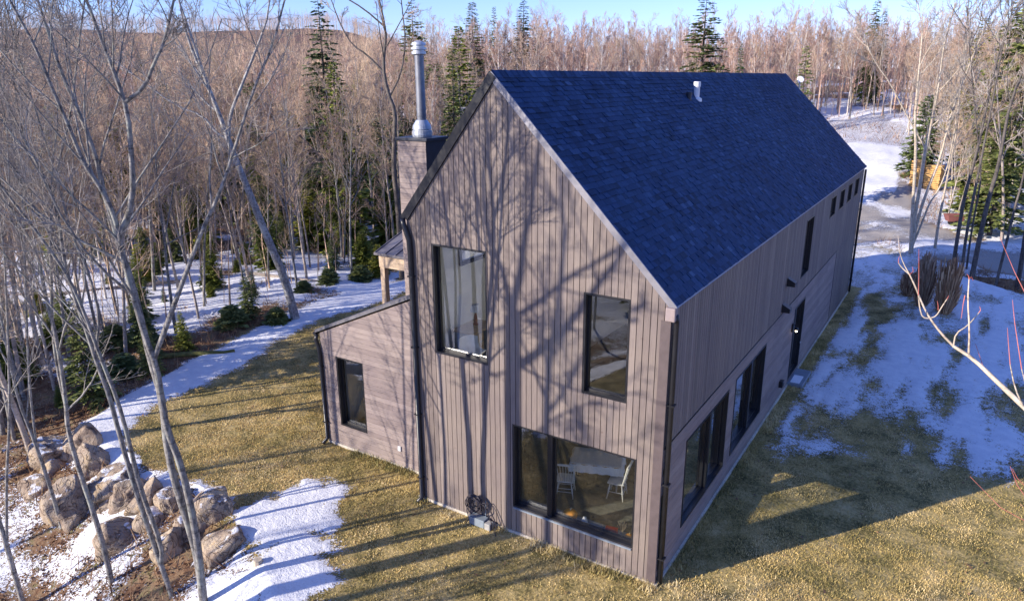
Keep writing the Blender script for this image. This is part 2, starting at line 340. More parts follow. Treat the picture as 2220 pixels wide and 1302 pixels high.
def height(x, y):
    x = np.asarray(x, float); y = np.asarray(y, float); dx = x-CAM[0]; dy = y-CAM[1]; r = np.hypot(dx, dy); phi = np.arctan2(dx, dy)
    z = np.zeros(x.shape)
    wl = 1-sstep(px_to_phi(720), px_to_phi(1000), phi)
    hr = .12*np.clip(r-58, 0, 57)+.045*np.clip(r-115, 0, 120)
    gap = sstep(px_to_phi(430), px_to_phi(530), phi)*(1-sstep(px_to_phi(700), px_to_phi(760), phi))
    hl = .064*np.clip(r-60, 0, 290)*(1-.25*gap)-.02*np.clip(r-350, 0, 200)
    pc = px_to_phi(620); ridge = (64+5*np.sin(phi*9+1)+16*(fbm(x, y, 160, 4, 8)-.5))*np.exp(-((r-820)/190.0)**2)*np.exp(-np.clip(np.abs(phi-pc)-.25, 0, 9)**2/.012)
    z = hr*(1-wl)+np.maximum(hl, ridge)*wl
    z = z*(np.abs(phi) < 1.9)
    o = sdf(x, y, LAWN)
    drop = -np.clip(o*.42, 0, 1.5)*sstep(20, 8, r+0*o)*1.0
    nearleft = (sstep(34, 16, r))*(x < 1.5)
    z = z-np.clip(o*.42, 0, 1.5)*nearleft
    z = z+np.clip(o, 0, 1)*(fbm(x, y, 5, 4, 7)-.5)*.7*(1+.5*np.clip(r/60, 0, 1))
    return z
def hz(x, y): return float(height(np.array([x]), np.array([y]))[0])
def axis(lo, hi, step, lim, grow=1.045):
    a = list(np.arange(lo, hi, step)); s = step; v = lo; pre = []
    while v > -lim: s *= grow; v -= s; pre.append(v)
    s = step; v = a[-1]; post = []
    while v < lim: s *= grow; v += s; post.append(v)
    return np.array(pre[::-1]+a+post)
CLEAR = [polar(1790, 78), polar(1820, 96), polar(1890, 99), polar(1955, 92), polar(1975, 80), polar(1990, 60), polar(1985, 48), polar(1860, 48)]
def fields(x, y):
    """grass, gravel, snow, far"""
    o = sdf(x, y, LAWN); r = np.hypot(x-CAM[0], y-CAM[1])
    n1 = fbm(x, y, 1.6, 4, 3)-.5; n2 = fbm(x, y, 6, 4, 11)-.5; n3 = fbm(x, y, .5, 3, 21)-.5
    g = sstep(.35, -.25, o+n1*.8)
    gr = sstep(.5, -.5, sdf(x, y, GRAVEL)+n1)
    s = np.full(x.shape, -2.0)
    s = np.maximum(s, -sdf(x, y, PATH)*1.2+n1*1.2+n3*.7+.1)
    s = np.maximum(s, -sdf(x, y, PATCH)*1.4+n1*1.1+n3*1.9+.15)
    rs = np.clip(-sdf(x, y, RSNOW)*.6+n1*.6+.15, -2, .22)
    for poly, k in RHOLES: rs = rs-k*sstep(.9, -.6, sdf(x, y, poly)+n2*2.5)*.55
    rs = rs+n2*.6+n1*.4+n3*.2+(fbm(x*2.2, y*.45, 1.0, 4, 55)-.5)*1.3-.05
    s = np.maximum(s, rs)
    # forest floor, patchy
    fo = n2*2.6+n1*1.6-.40
    c = np.array(at(560, 570)[:2]); fo = fo+.75*np.exp(-(((x-c[0])/14)**2+((y-c[1])/10)**2)); fo = np.where((x < -20), fo+.22, fo)
    c = np.array(at(200, 1230)[:2]); fo = fo-.35*np.exp(-(((x-c[0])/2.4)**2+((y-c[1])/2.4)**2))
    back = (y > 32); fo = np.where(back, fo+.8, fo)
    cl = sdf(x, y, CLEAR); fo = np.where(cl < 3, .10, fo)
    fo = np.where(r > 125, fo-.5, fo); fo = np.where(r > 170, -2, fo)
    fo = np.where((y < -9) & (x < 6), fo+.9, fo)  # unseen snow out front made heavier to brighten the window glass
    fo = np.minimum(fo, .7)
    s = np.where(o > 0, np.maximum(s, fo), s)
    # verge beyond the gable and round the drive
    s = np.where((y > 26) & (o < 0) & (x > -4), np.maximum(s, .2+n2*1.4), s)
    s = np.where(gr > .3, (fbm(x, y, 3, 3, 5)-.62)*1.6, s)
    s = np.where((r > 66) & (r < 84) & (np.arctan2(x-CAM[0], y-CAM[1]) > px_to_phi(1830)) & (np.arctan2(x-CAM[0], y-CAM[1]) < px_to_phi(1985)), .30, s)
    # dripline strip along the shaded wall stays bare
    s = np.where((x > 6.0) & (x < 7.3) & (y < 26) & (y > 0), np.minimum(s, (x-6.75)*2.2+n1*.5), s)
    far = sstep(120, 200, r)
    return g, gr, np.clip(.5+s*.9, 0, 1), far, o
gx = axis(-26, 20, .15, 1100); gy = axis(-16, 42, .15, 1100)
GX, GY = np.meshgrid(gx, gy); GZ = height(GX, GY); fg, fgr, fs_, ffar, fo_ = fields(GX, GY)
GZ = GZ+(fbm(GX, GY, .8, 3, 77)-.5)*.05+sstep(.5, .8, fs_)*.045
nx, ny = len(gx), len(gy); VV = np.stack([GX.ravel(), GY.ravel(), GZ.ravel()], 1)
ii = (np.arange(ny-1)[:, None]*nx+np.arange(nx-1)[None, :]).ravel(); FF = np.stack([ii, ii+1, ii+1+nx, ii+nx], 1)
cenx = GX.ravel()[ii]; ceny = GY.ravel()[ii]; fo_c = fo_.ravel()[ii]; gr_c = fgr.ravel()[ii]; rc = np.hypot(cenx-CAM[0], ceny-CAM[1])
cls = np.where(gr_c > .4, 2, np.where(fo_c < 0, 1, np.where(rc > 125, 3, 0)))
for k, nm in enumerate(('forest_floor', 'lawn', 'gravel_drive', 'hillside')):
    F = FF[cls == k]; u, inv = np.unique(F, return_inverse=True); F = inv.reshape(F.shape)
    me = fastmesh(nm, VV[u], F, [M_GROUND], smooth=True, attrs=dict(grass=fg.ravel()[u], gravel=fgr.ravel()[u], snow=fs_.ravel()[u], far=ffar.ravel()[u]))
    tag(link(nm, me), kind='structure')

# ------------------------------------------------------------------ grass (blades that nobody could count)
rng = np.random.default_rng(5)
def scatter_blades(name, x, y, n, hgt, wid, mat, label, cat, zf, lean=.5, gfac=None):
    z = zf(x, y); k = len(x); a = rng.uniform(0, 2*PI, k); h = hgt*rng.uniform(.5, 1.25, k); w = wid*rng.uniform(.6, 1.4, k)
    la = rng.uniform(0, 2*PI, k); ll = lean*rng.uniform(.2, 1.2, k)*h
    V = np.zeros((k, 3, 3)); V[:, 0] = np.stack([x-np.cos(a)*w, y-np.sin(a)*w, z-.01], 1); V[:, 1] = np.stack([x+np.cos(a)*w, y+np.sin(a)*w, z-.01], 1)
    V[:, 2] = np.stack([x+np.cos(la)*ll, y+np.sin(la)*ll, z+h], 1)
    rn = np.clip(.56+(fbm(x, y, 1.1, 5, 31)-.5)*1.9+rng.normal(0, .2, k), 0, 1) if gfac is None else gfac(x, y, k)
    me = fastmesh(name, V.reshape(-1, 3), np.arange(3*k).reshape(-1, 3), [mat], rnd=rn)
    return tag(link(name, me), label, cat, kind='stuff')
def lawnz(x, y): return height(x, y)+(fbm(x, y, .8, 3, 77)-.5)*.05
def gsample(n, x0, x1, y0, y1):
    x = rng.uniform(x0, x1, n); y = rng.uniform(y0, y1, n); g, gr, s, f, o = fields(x, y)
    clump = fbm(x, y, .28, 2, 91)
    ok = (g > .6) & (gr < .2) & (s+(clump-.5)*.5 < .56) & ~((x > -.05) & (x < 6.25) & (y > -.05) & (y < 25)) & ~((x > -4.1) & (x < 0) & (y > .82) & (y < 7))
    ok &= clump > rng.uniform(.12, .5, n)
    return x[ok], y[ok]
gxs, gys = [], []
for a in ((230000, -8, 15, -8, 4), (150000, -14, 0, -4, 12), (150000, 6.2, 17, 0, 20), (50000, -16, 0, 10, 26)):
    q = gsample(*a); gxs.append(q[0]); gys.append(q[1])
scatter_blades('grass', np.concatenate(gxs), np.concatenate(gys), 0, .042, .008, L_GRASS, 'dry tan and green grass of the lawn round the house', 'grass', lawnz, .9)

# ------------------------------------------------------------------ house
Wd, Ln, HL, HR, XR, ZR = 6.2, 24.8, 7.21, 6.10, 2.32, 10.10
house = empty('house', (0, 0, 0), label='tall narrow house with brown plank siding and dark blue shingle roof', cat='house')
rs = random.Random(3)
def clip(poly, hps):
    for a, b, c in hps:             # keep a*u+b*v<=c
        out = []
        for i in range(len(poly)):
            p, q = poly[i], poly[(i+1) % len(poly)]; dp = a*p[0]+b*p[1]-c; dq = a*q[0]+b*q[1]-c
            if dp <= 0: out.append(p)
            if (dp < 0 < dq) or (dq < 0 < dp):
                t = dp/(dp-dq); out.append((p[0]+t*(q[0]-p[0]), p[1]+t*(q[1]-p[1])))
        poly = out
        if len(poly) < 3: return None
    return poly
def cells(u0, u1, v0, v1, holes):
    hs = [h for h in holes if h[0] < u1-1e-6 and h[1] > u0+1e-6 and h[2] < v1-1e-6 and h[3] > v0+1e-6]
    us = sorted({u0, u1, *[min(max(h[k], u0), u1) for h in hs for k in (0, 1)]}); out = []
    for a, b in zip(us, us[1:]):
        if b-a < 1e-5: continue
        vs = [v0]
        seg = sorted((max(h[2], v0), min(h[3], v1)) for h in hs if h[0] < b-1e-6 and h[1] > a+1e-6)
        cur = v0
        for s0, s1 in seg:
            if s0 > cur+1e-5: out.append((a, b, cur, s0))
            cur = max(cur, s1)
        if cur < v1-1e-5: out.append((a, b, cur, v1))
    return out
def planks(mb, fr, u0, u1, v0, v1, holes, hps, w, gap, t, vertical):
    n = max(1, round(((u1-u0) if vertical else (v1-v0))/w)); st = ((u1-u0) if vertical else (v1-v0))/n
    for i in range(n):
        r = rs.random(); dt = rs.uniform(-.0015, .0015)
        if vertical: a = (u0+i*st+gap/2, u0+(i+1)*st-gap/2, v0, v1); segs = [a]
        else:
            segs = []; c = u0; c0 = v0+i*st+gap/2; c1 = v0+(i+1)*st-gap/2
            while c < u1-1e-3:
                e = min(u1, c+rs.uniform(2.4, 4.6)); e = u1 if u1-e < .6 else e; segs.append((c, e-.004, c0, c1)); c = e
        for sg in segs:
            if not vertical: r = rs.random()
            for (p, q, m_, n_) in cells(*sg, holes):
                pl = clip([(p, m_), (q, m_), (q, n_), (p, n_)], hps)
                if pl: mb.prism(pl, fr, 0, t+dt, r)
def slab(mb, fr, u0, u1, v0, v1, holes, hps, t0, t1):
    for (p, q, m_, n_) in cells(u0, u1, v0, v1, holes):
        pl = clip([(p, m_), (q, m_), (q, n_), (p, n_)], hps)
        if pl: mb.prism(pl, fr, t0, t1)
def F_front(y0): return lambda u, v, t: (u, y0-t, v)
def F_right(x0): return lambda u, v, t: (x0+t, u, v)
def F_left(x0): return lambda u, v, t: (x0-t, u, v)
def F_back(y0): return lambda u, v, t: (u, y0+t, v)
WA, WB, WC = (.67, 2.13, 4.01, 6.56), (4.41, 5.39, 3.91, 6.03), (2.74, 5.67, .70, 2.77)
SD, SE, SF, SG = (1.35, 4.41, .59, 2.71), (5.0, 8.04, .60, 2.75), (11.80, 13.42, .19, 2.73), (12.09, 13.32, 3.68, 5.61)
SH = [(y, y+1.02, 4.94, 5.72) for y in (16.5, 18.5, 20.45, 22.4)]
LW = (1.64, 4.6, 5.62, 6.95)                       # high window in the left wall, its unseen part enlarged to let sun in
sl1 = (ZR-HL)/XR; sl2 = (ZR-HR)/(Wd-XR)
def gable(off=0): return [(-sl1, 1, HL-off), (sl2, 1, ZR+sl2*XR-off)]
T = .022
def wallset(kind, fr, u0, u1, v0, v1, holes, hps, mat=None, parent=house, inner=True):
    mb = MB(); planks(mb, fr, u0, u1, v0, v1, holes, hps, .135, .015, T, kind == 'v'); o = mb.build('siding', mat or (MS_V if kind == 'v' else MS_H), parent); return o
# cladding
wall_f = MB(); slab(wall_f, F_front(0), 0, Wd, .05, ZR, [WA, WB, WC], gable(.06), -.14, -.002)
wall = wall_f.build('wall', M_BLACK, house)
o = wallset('v', F_front(-.02+.02), 0, Wd, .07, ZR, [WA, WB, WC], gable(.04)); o.parent = wall
wr = MB(); slab(wr, F_right(Wd), 0, Ln, .05, HR-.06, [SD, SE, SF, SG]+SH, [], -.14, -.024); wall_r = wr.build('wall', M_BLACK, house)
hs_r = [SD, SE, SF, SG]+SH
m = MB(); planks(m, F_right(Wd-.022), .0, Ln, 3.15, HR-.03, hs_r, [], .135, .015, T, True); planks(m, F_right(Wd-.022), 19.46, Ln, .07, 3.14, hs_r, [], .135, .015, T, True); m.build('siding', MS_V, wall_r)
m = MB(); planks(m, F_right(Wd-.022), .0, 19.43, .07, 3.12, hs_r, [], .142, .004, T, False); m.build('siding', MS_H, wall_r)
m = MB(); m.box((Wd+.001, 0, 3.121), (Wd+.014, 19.44, 3.149)); m.box((Wd+.001, 19.431, .07), (Wd+.012, 19.459, 3.12)); m.build('trim_strip', M_BLACK, wall_r)
m = MB(); slab(m, F_left(0), 0, Ln, .05, HL-.06, [LW], [], -.14, -.024); wall_l = m.build('wall', M_BLACK, house)
m = MB(); planks(m, F_left(.022), .16, Ln, .07, HL-.03, [LW], [], .135, .015, T, True); m.build('siding', MS_V, wall_l)
m = MB(); slab(m, F_back(Ln), 0.15, Wd-.15, .05, ZR, [], gable(.06), -.14, -.024); wall_b = m.build('wall', M_BLACK, house)
m = MB(); planks(m, F_back(Ln-.022), 0, Wd, .07, ZR, [], gable(.04), .135, .015, T, True); m.build('siding', MS_V, wall_b)
# base flashing
m = MB(); m.box((-.03, -.045, -.25), (Wd+.03, .10, .068)); m.box((Wd-.1, .10, -.25), (Wd+.04, Ln, .068)); m.box((-4.1, .81, -.25), (-.03, .9, .068)); m.build('foundation', M_BASE, house)
# windows
def window(fr, h, mull=(), rec=.13, parent=None, door=False, name='window'):
    u0, u1, v0, v1 = h; e = .045; t0, t1 = -.235, .012
    m = MB()
    for (a, b, c, d) in ((u0+.001, u0+e, v0+.001, v1-.001), (u1-e, u1-.001, v0+.001, v1-.001), (u0+e, u1-e, v0+.001, v0+e), (u0+e, u1-e, v1-e, v1-.001)):
        m.prism([(a, c), (b, c), (b, d), (a, d)], fr, t0, t1)
    w = m.build(name, M_BLACK, parent)
    ms = sorted(mull); ed = [u0+e]+[k for q in ms for k in (q-.06, q+.06)]+[u1-e]
    if ms:
        m = MB()
        for q in ms: m.prism([(q-.06, v0+e), (q+.06, v0+e), (q+.06, v1-e), (q-.06, v1-e)], fr, -.20, -.035)
        m.build('mullion', M_BLACK, w)
    for a, b in zip(ed[::2], ed[1::2]):
        s = MB(); c, d = v0+e, v1-e; k = .042
        for (p, q, r1, r2) in ((a, a+k, c, d), (b-k, b, c, d), (a+k, b-k, c, c+k), (a+k, b-k, d-k, d)):
            s.prism([(p, r1), (q, r1), (q, r2), (p, r2)], fr, -rec-.06, -rec+.01)
        sa = s.build('sash', M_BLACK, w)
        g = MB(); g.add([fr(p_, q_, -rec-.027) for p_, q_ in ((a+k, c+k), (b-k, c+k), (b-k, d-k), (a+k, d-k))], [(0, 1, 2, 3)]); pn = g.build('pane', M_GLASS, w)
    return w
window(F_front(0), WA, (), .12, wall); window(F_front(0), WB, (), .10, wall)
wc = window(F_front(0), WC, (3.66,), .12, wall)
window(F_right(Wd), SD, (3.18,), .12, wall_r); window(F_right(Wd), SE, (6.75,), .12, wall_r)
window(F_right(Wd), SG, (), .12, wall_r)
for h in SH: window(F_right(Wd), h, (), .10, wall_r)
window(F_left(0), LW, (), .10, wall_l)
# sills of grey metal
m = MB(); m.box((WC[0]+.03, -.05, .665), (WC[1]-.03, .10, .699)); m.build('sill', M_BLUE, wc)
dr = window(F_right(Wd), SF, (12.25,), .10, wall_r, name='door')
m = MB(); m.tube([(Wd+.02, 13.2, 1.15), (Wd+.06, 13.2, 1.15), (Wd+.06, 13.06, 1.15)], .012); m.build('handle', M_GALV, dr)
m = MB(); m.box((Wd+.001, 11.8, -.1), (Wd+.50, 13.3, .12)); m.build('door_step', M_BLUE, house, bevel=.015)
m = MB(); m.box((Wd+.08, 11.9, .121), (Wd+.38, 12.6, .14)); m.build('snow_cap', M_SNOW, house, bevel=.012)
# interior shell
def plaster(fr, u0, u1, v0, v1, holes, hps, t0=-.16, t1=-.141): 
    m = MB(); slab(m, fr, u0, u1, v0, v1, holes, hps, t0, t1); m.build('plaster', M_WHITE, house)
plaster(F_front(0), .16, Wd-.16, .3, ZR, [WA, WB, WC], gable(.5)); plaster(F_right(Wd), .17, Ln-.2, .3, HR-.2, hs_r, [])
plaster(F_left(0), .17, Ln-.2, .3, HL-.1, [LW], [])
m = MB(); m.box((.145, .145, .1), (Wd-.145, Ln-.15, .3)); m.box((.17, .17, 3.12), (Wd-.17, Ln-.2, 3.38)); m.build('floor', M_FLOOR, house)
m = MB(); m.box((.17, .17, 3.05), (Wd-.17, Ln-.2, 3.115)); m.box((2.7, .17, 3.381), (2.8, 8, 8.6)); m.box((.17, 4.7, 3.381), (2.69, 4.8, 8.2)); m.box((3.51, 5.5, 3.381), (Wd-.17, 5.6, 6)); m.box((.17, 9.2, .31), (Wd-.17, 9.3, 3.04)); m.build('partition', M_WHITE, house)  # upstairs partitions moved closer to bounce sunlight back into the room
# roof: deck, courses of single tabs, edge metal
def roof_frame(x0, z0, x1, z1):       # eave -> ridge
    L = math.hypot(x1-x0, z1-z0); ex, ez = (x1-x0)/L, (z1-z0)/L; nx_, nz_ = -ez, ex
    if nz_ < 0: nx_, nz_ = -nx_, -nz_
    return L, (lambda u, v, t: (x0+ex*v+nx_*t, u, z0+ez*v+nz_*t))
def roof_side(x0, z0, x1, z1, tabs=True):
    L, fr = roof_frame(x0, z0, x1, z1); d = MB(); d.prism([(-.02, 0), (Ln+.02, 0), (Ln+.02, L), (-.02, L)], fr, -.16, .0)
    ro = d.build('roof', M_CLAD, house); mb = MB(); ex = .135; n = int(L/ex)
    for i in range(n+1):
        v0 = i*ex; v1 = min(v0+ex+.02, L+.01)
        if v0 > L-.02: break
        u = -.03; j = 0; off = rs.uniform(0, .3)
        while u < Ln+.03:
            w = rs.uniform(.13, .26) if j else off+.02; u1 = min(u+w, Ln+.03); th = rs.choice((.014, .018, .03)); jag = rs.uniform(0, .018)
            r = min(1, max(0, rs.gauss(.43, .23)))
            a, b, c, e = fr(u+.003, v0-jag, .002), fr(u1-.003, v0-jag, .002), fr(u1-.003, v1, .002), fr(u+.003, v1, .002)
            A, B, C_, D_ = fr(u+.003, v0-jag, th), fr(u1-.003, v0-jag, th), fr(u1-.003, v1, .004), fr(u+.003, v1, .004)
            mb.add([a, b, c, e, A, B, C_, D_], [(4, 5, 6, 7), (0, 1, 5, 4), (1, 2, 6, 5), (3, 0, 4, 7)], r); u = u1; j += 1
    mb.build('shingles', M_SHIN, ro); return ro, fr, L
rR, frR, LR = roof_side(Wd+.06, HR-.06*sl2, XR, ZR); rL, frL, LL = roof_side(-.05, HL-.05*sl1, XR, ZR)
m = MB()
for k in range(int(Ln/.22)):
    y = k*.22; r = rs.random(); m.add([(XR-.13, y, ZR-.13*sl1+.03), (XR, y, ZR+.045), (XR+.13, y, ZR-.13*sl2+.035), (XR-.13, y+.225, ZR-.13*sl1+.02), (XR, y+.225, ZR+.035), (XR+.13, y+.225, ZR-.13*sl2+.025)], [(0, 1, 4, 3), (1, 2, 5, 4)], r)
m.build('ridge_cap', M_SHIN, rR)
m = MB(); m.prism([(-.052, -.03), (-.024, -.03), (-.024, LR), (-.052, LR)], frR, -.10, .022); m.prism([(-.05, -.04), (Ln+.03, -.04), (Ln+.03, -.012), (-.05, -.012)], frR, -.14, .012); m.build('drip_edge', M_DRIP, rR)
m = MB(); m.prism([(-.07, -.04), (-.024, -.04), (-.024, LL), (-.07, LL)], frL, -.16, .025); m.build('rake_trim', M_BLACK, rL)
m = MB(); m.box((Wd-.10, -.12, HR-.34), (Wd+.09, .05, HR-.08)); m.build('eave_box', M_BROWN2, rR, bevel=.02)
m = MB(); m.tube([(-.08, -.05, HL-.12), (-.08, Ln, HL-.12)], .06, 10); m.build('gutter', M_BLACK, rL)
# corner board and downspouts
m = MB(); m.box((Wd-.20, -.034, .07), (Wd-.01, -.0245, HR-.36)); m.build('corner_board', M_BROWN, wall)
def spout(pts, r=.048, parent=house):
    m = MB(); m.tube(pts, r, 10); o = m.build('downspout', M_BLACK, parent, smooth=True)
    z = pts[-1][2]+.6; c = pts[-2] if abs(pts[-1][1]-pts[-2][1]) > .05 else pts[-1]
    while z < pts[2][2]-.5:
        b = MB(); b.box((c[0]-.072, c[1]-.068, z), (c[0]+.072, c[1]+.068, z+.03)); b.build('bracket', M_BLACK, o); z += 1.7
    return o
spout([(-.06, -.08, HL-.16), (-.02, -.10, HL-.28), (.10, -.085, HL-.62), (.12, -.085, HL-.9), (.12, -.085, .12), (.12, -.26, .04)], .062)
spout([(Wd+.07, -.02, HR-.22), (Wd+.08, .02, HR-.35), (Wd+.065, .06, HR-.6), (Wd+.065, .06, HR-.9), (Wd+.065, .06, .05)], .052)
spout([(-4.16, .80, 3.28), (-4.20, .78, 3.15), (-4.12, .79, 2.9), (-4.10, .79, 2.7), (-4.10, .79, .15), (-4.10, .60, .05)], .055)
spout([(Wd+.07, Ln-.05, HR-.2), (Wd+.07, Ln-.05, HR-.3), (Wd+.07, Ln-.05, HR-.5), (Wd+.07, Ln-.05, .05)], .05)
# wing
WW = (-3.55, -2.54, .68, 2.76); ws = (4.79-3.36)/3.28; wz = lambda x: 3.36+(x+4.16)*ws
wl_hp = [(-ws, 1, 3.36+4.16*ws-.05)]
m = MB(); slab(m, F_front(.86), -4.07, -.022, .05, 5.3, [WW], wl_hp, -.14, -.002); wing = m.build('wing_wall', M_BLACK, house)
m = MB(); planks(m, F_front(.86), -4.09, -.02, .07, 5.3, [WW], wl_hp, .142, .006, T, False); m.build('siding', MS_H, wing)
m = MB(); slab(m, F_left(-4.07), 1.0, 5.6, .05, 3.3, [], [], -.14, 0); slab(m, F_back(5.6), -3.93, -.03, .05, 5.3, [], wl_hp, -.14, -.002); planks(m, F_left(-4.07), .9, 5.6, .07, 3.32, [], [], .142, .006, T, False); m.build('wing_side', MS_H, wing)
m = MB(); m.box((-3.9, 1.02, .1), (-.05, 5.4, .3)); m.build('floor', M_FLOOR, wing)
m = MB(); m.prism([(-4.0, .3), (-.04, .3), (-.04, 4.9), (-4.0, 3.2)], F_back(5.3), 0, .1); m.add([(-3.92, 1.02, .3), (-3.92, 5.3, .3), (-3.92, 5.3, 3.25), (-3.92, 1.02, 3.25)], [(0, 1, 2, 3)]); m.add([(-3.92, 1.02, 3.25), (-3.92, 5.3, 3.25), (-.04, 5.3, 4.95), (-.04, 1.02, 4.95)], [(0, 1, 2, 3)]); m.build('plaster', M_WHITE, wing)
window(F_front(.86), WW, (), .12, wing)
x0, x1 = -4.24, -.03
m = MB()
m.add([(x0, .80, wz(x0)), (x1, .80, wz(x1)), (x1, 5.75, wz(x1)), (x0, 5.75, wz(x0)), (x0, .80, wz(x0)+.09), (x1, .80, wz(x1)+.09), (x1, 5.75, wz(x1)+.09), (x0, 5.75, wz(x0)+.09)],
      [(0, 3, 2, 1), (4, 5, 6, 7), (0, 1, 5, 4), (1, 2, 6, 5), (2, 3, 7, 6), (3, 0, 4, 7)])
wr_ = m.build('wing_roof', simple('grey_roofing', (.15, .145, .16), .6, .1, .25, 3), house)
m = MB(); m.tube([(x0-.03, .8, wz(x0)-.03), (x0-.03, 5.75, wz(x0)-.03)], .055, 10); m.build('gutter', M_BLACK, wr_)
m = MB(); m.box((-1.43, .80, .50), (-1.33, .836, .64)); m.build('power_outlet', M_PLAST, wing, bevel=.008)
# chimney chase
ch = MB(); ch.box((-2.78, 3.02, 3.9), (-1.82, 3.86, 8.42)); chase = ch.build('chimney', M_CLAD, house)
m = MB(); planks(m, F_front(3.018), -2.8, -1.83, 4.0, 8.42, [], [], .142, .006, T, False); planks(m, F_left(-2.78), 3.0, 3.87, 4.0, 8.42, [], [], .142, .006, T, False); m.build('siding', MS_H, chase)
m = MB(); m.box((-2.84, 2.95, 8.42), (-1.76, 3.92, 8.50)); m.build('chimney_cap', M_CLAD, chase, bevel=.01)
m = MB(); m.lathe((-2.28, 3.42, 8.50), [(.26, 0), (.27, .05), (.27, .16), (.245, .17), (.245, .2), (.26, .21), (.24, .30), (.165, .42), (.15, .44)], 24); m.build('flashing_cone', M_GALV, chase, smooth=False)
m = MB(); m.lathe((-2.28, 3.42, 8.94), [(.125, 0), (.125, .1), (.135, .1), (.135, .14), (.125, .14), (.125, .26), (.135, .26), (.135, .30), (.122, .30), (.122, 1.64)], 24); m.build('flue_pipe', M_STEEL, chase)
m = MB(); m.lathe((-2.28, 3.42, 10.58), [(.13, 0), (.19, .03), (.19, .09), (.15, .10), (.15, .13), (.20, .14), (.20, .19), (.15, .20), (.15, .24), (.19, .25), (.17, .31), (.05, .36)], 24); m.build('flue_cap', M_GALV, chase)
# porch behind the wing
m = MB()
for x in (-6.5, -3.6, -.9): m.box((x-.10, 6.05, -.2), (x+.10, 6.25, 3.72))
porch = MB(); porch.box((-6.62, 6.02, 3.72), (-.03, 6.24, 4.13)); pb = porch.build('porch_beam', M_BEAM, house, bevel=.01)
for x in (-6.5, -3.6, -.9):
    m = MB(); m.box((x-.10, 6.04, -.3), (x+.10, 6.24, 3.715)); m.build('porch_post', M_BROWN if x > -6 else M_BEAM, house, bevel=.008)
m = MB(); m.add([(-6.75, 5.92, 4.16), (-.03, 5.92, 4.16), (-.03, 9.5, 5.35), (-6.75, 9.5, 5.35), (-6.75, 5.92, 4.24), (-.03, 5.92, 4.24), (-.03, 9.5, 5.43), (-6.75, 9.5, 5.43)], [(0, 3, 2, 1), (4, 5, 6, 7), (0, 1, 5, 4), (1, 2, 6, 5), (2, 3, 7, 6), (3, 0, 4, 7)])
for k in range(15):
    x = -6.7+k*.46; m.add([(x, 5.92, 4.24), (x+.03, 5.92, 4.24), (x+.03, 9.5, 5.43), (x, 9.5, 5.43), (x, 5.92, 4.275), (x+.03, 5.92, 4.275), (x+.03, 9.5, 5.465), (x, 9.5, 5.465)], [(4, 5, 6, 7), (0, 1, 5, 4), (1, 2, 6, 5), (3, 0, 4, 7)])
m.build('porch_roof', simple('seam_metal', (.17, .16, .18), .5, .2, .3, 2), house)
# roof vents, wall hoods, lamp, bib
m = MB(); m.lathe((3.0, 10.05, 9.35), [(.085, 0), (.085, .36), (.105, .36), (.105, .50), (.09, .51)], 16); m.lathe((3.0, 10.05, 9.28), [(.17, 0), (.16, .09), (.09, .13)], 16); m.build('vent_pipe', M_PLAST, rR)
m = MB(); m.lathe((3.02, 9.32, 9.30), [(.07, 0), (.07, .20), (.09, .20), (.085, .27)], 14); m.build('roof_vent', M_CLAD, rR)
for y, z in ((10.1, 3.95), (9.75, 3.22)):
    m = MB(); m.add([(Wd+.002, y-.14, z), (Wd+.24, y-.14, z), (Wd+.24, y+.14, z), (Wd+.002, y+.14, z), (Wd+.002, y-.14, z+.26), (Wd+.24, y-.14, z+.13), (Wd+.24, y+.14, z+.13), (Wd+.002, y+.14, z+.26)],
                    [(0, 3, 2, 1), (4, 5, 6, 7), (0, 1, 5, 4), (1, 2, 6, 5), (2, 3, 7, 6), (3, 0, 4, 7)]); m.build('vent_hood', M_BLACK, wall_r, bevel=.01)
m = MB(); m.box((Wd+.002, 11.5, 2.02), (Wd+.06, 11.62, 2.30)); m.tube([(Wd+.06, 11.56, 2.26), (Wd+.15, 11.56, 2.29), (Wd+.15, 11.56, 2.18)], .014); m.lathe((Wd+.15, 11.56, 2.10), [(.075, 0), (.07, .04), (.03, .09)], 14); wlmp = m.build('wall_lamp', M_BLACK, wall_r)
m = MB(); m.lathe((Wd+.15, 11.56, 2.03), [(.015, 0), (.035, .02), (.035, .05), (.02, .07)], 12); m.build('bulb', M_LAMP, wlmp)
m = MB(); m.box((Wd+.002, 10.45, .45), (Wd+.12, 10.68, .66)); m.build('hose_bib', M_BLACK, wall_r, bevel=.01)  # plain black box for the hose bib near the door
# satellite dish on the far gable
m = MB(); m.tube([(2.9, Ln+.08, 9.3), (2.9, Ln+.3, 9.45), (2.9, Ln+.3, 9.75)], .025); dish = m.build('dish_bracket', M_GALV, house)
m = MB(); prof = [(.02, 0), (.12, .012), (.22, .04), (.30, .08), (.305, .085), (.22, .05), (.12, .022), (.02, .012)]; m.lathe((0, 0, 0), prof, 20); d = m.build('dish', M_PLAST, dish, smooth=True); d.scale = (.55,)*3; d.location = (2.9, Ln+.36, 9.85); d.rotation_euler = (R_(60), 0, R_(25))

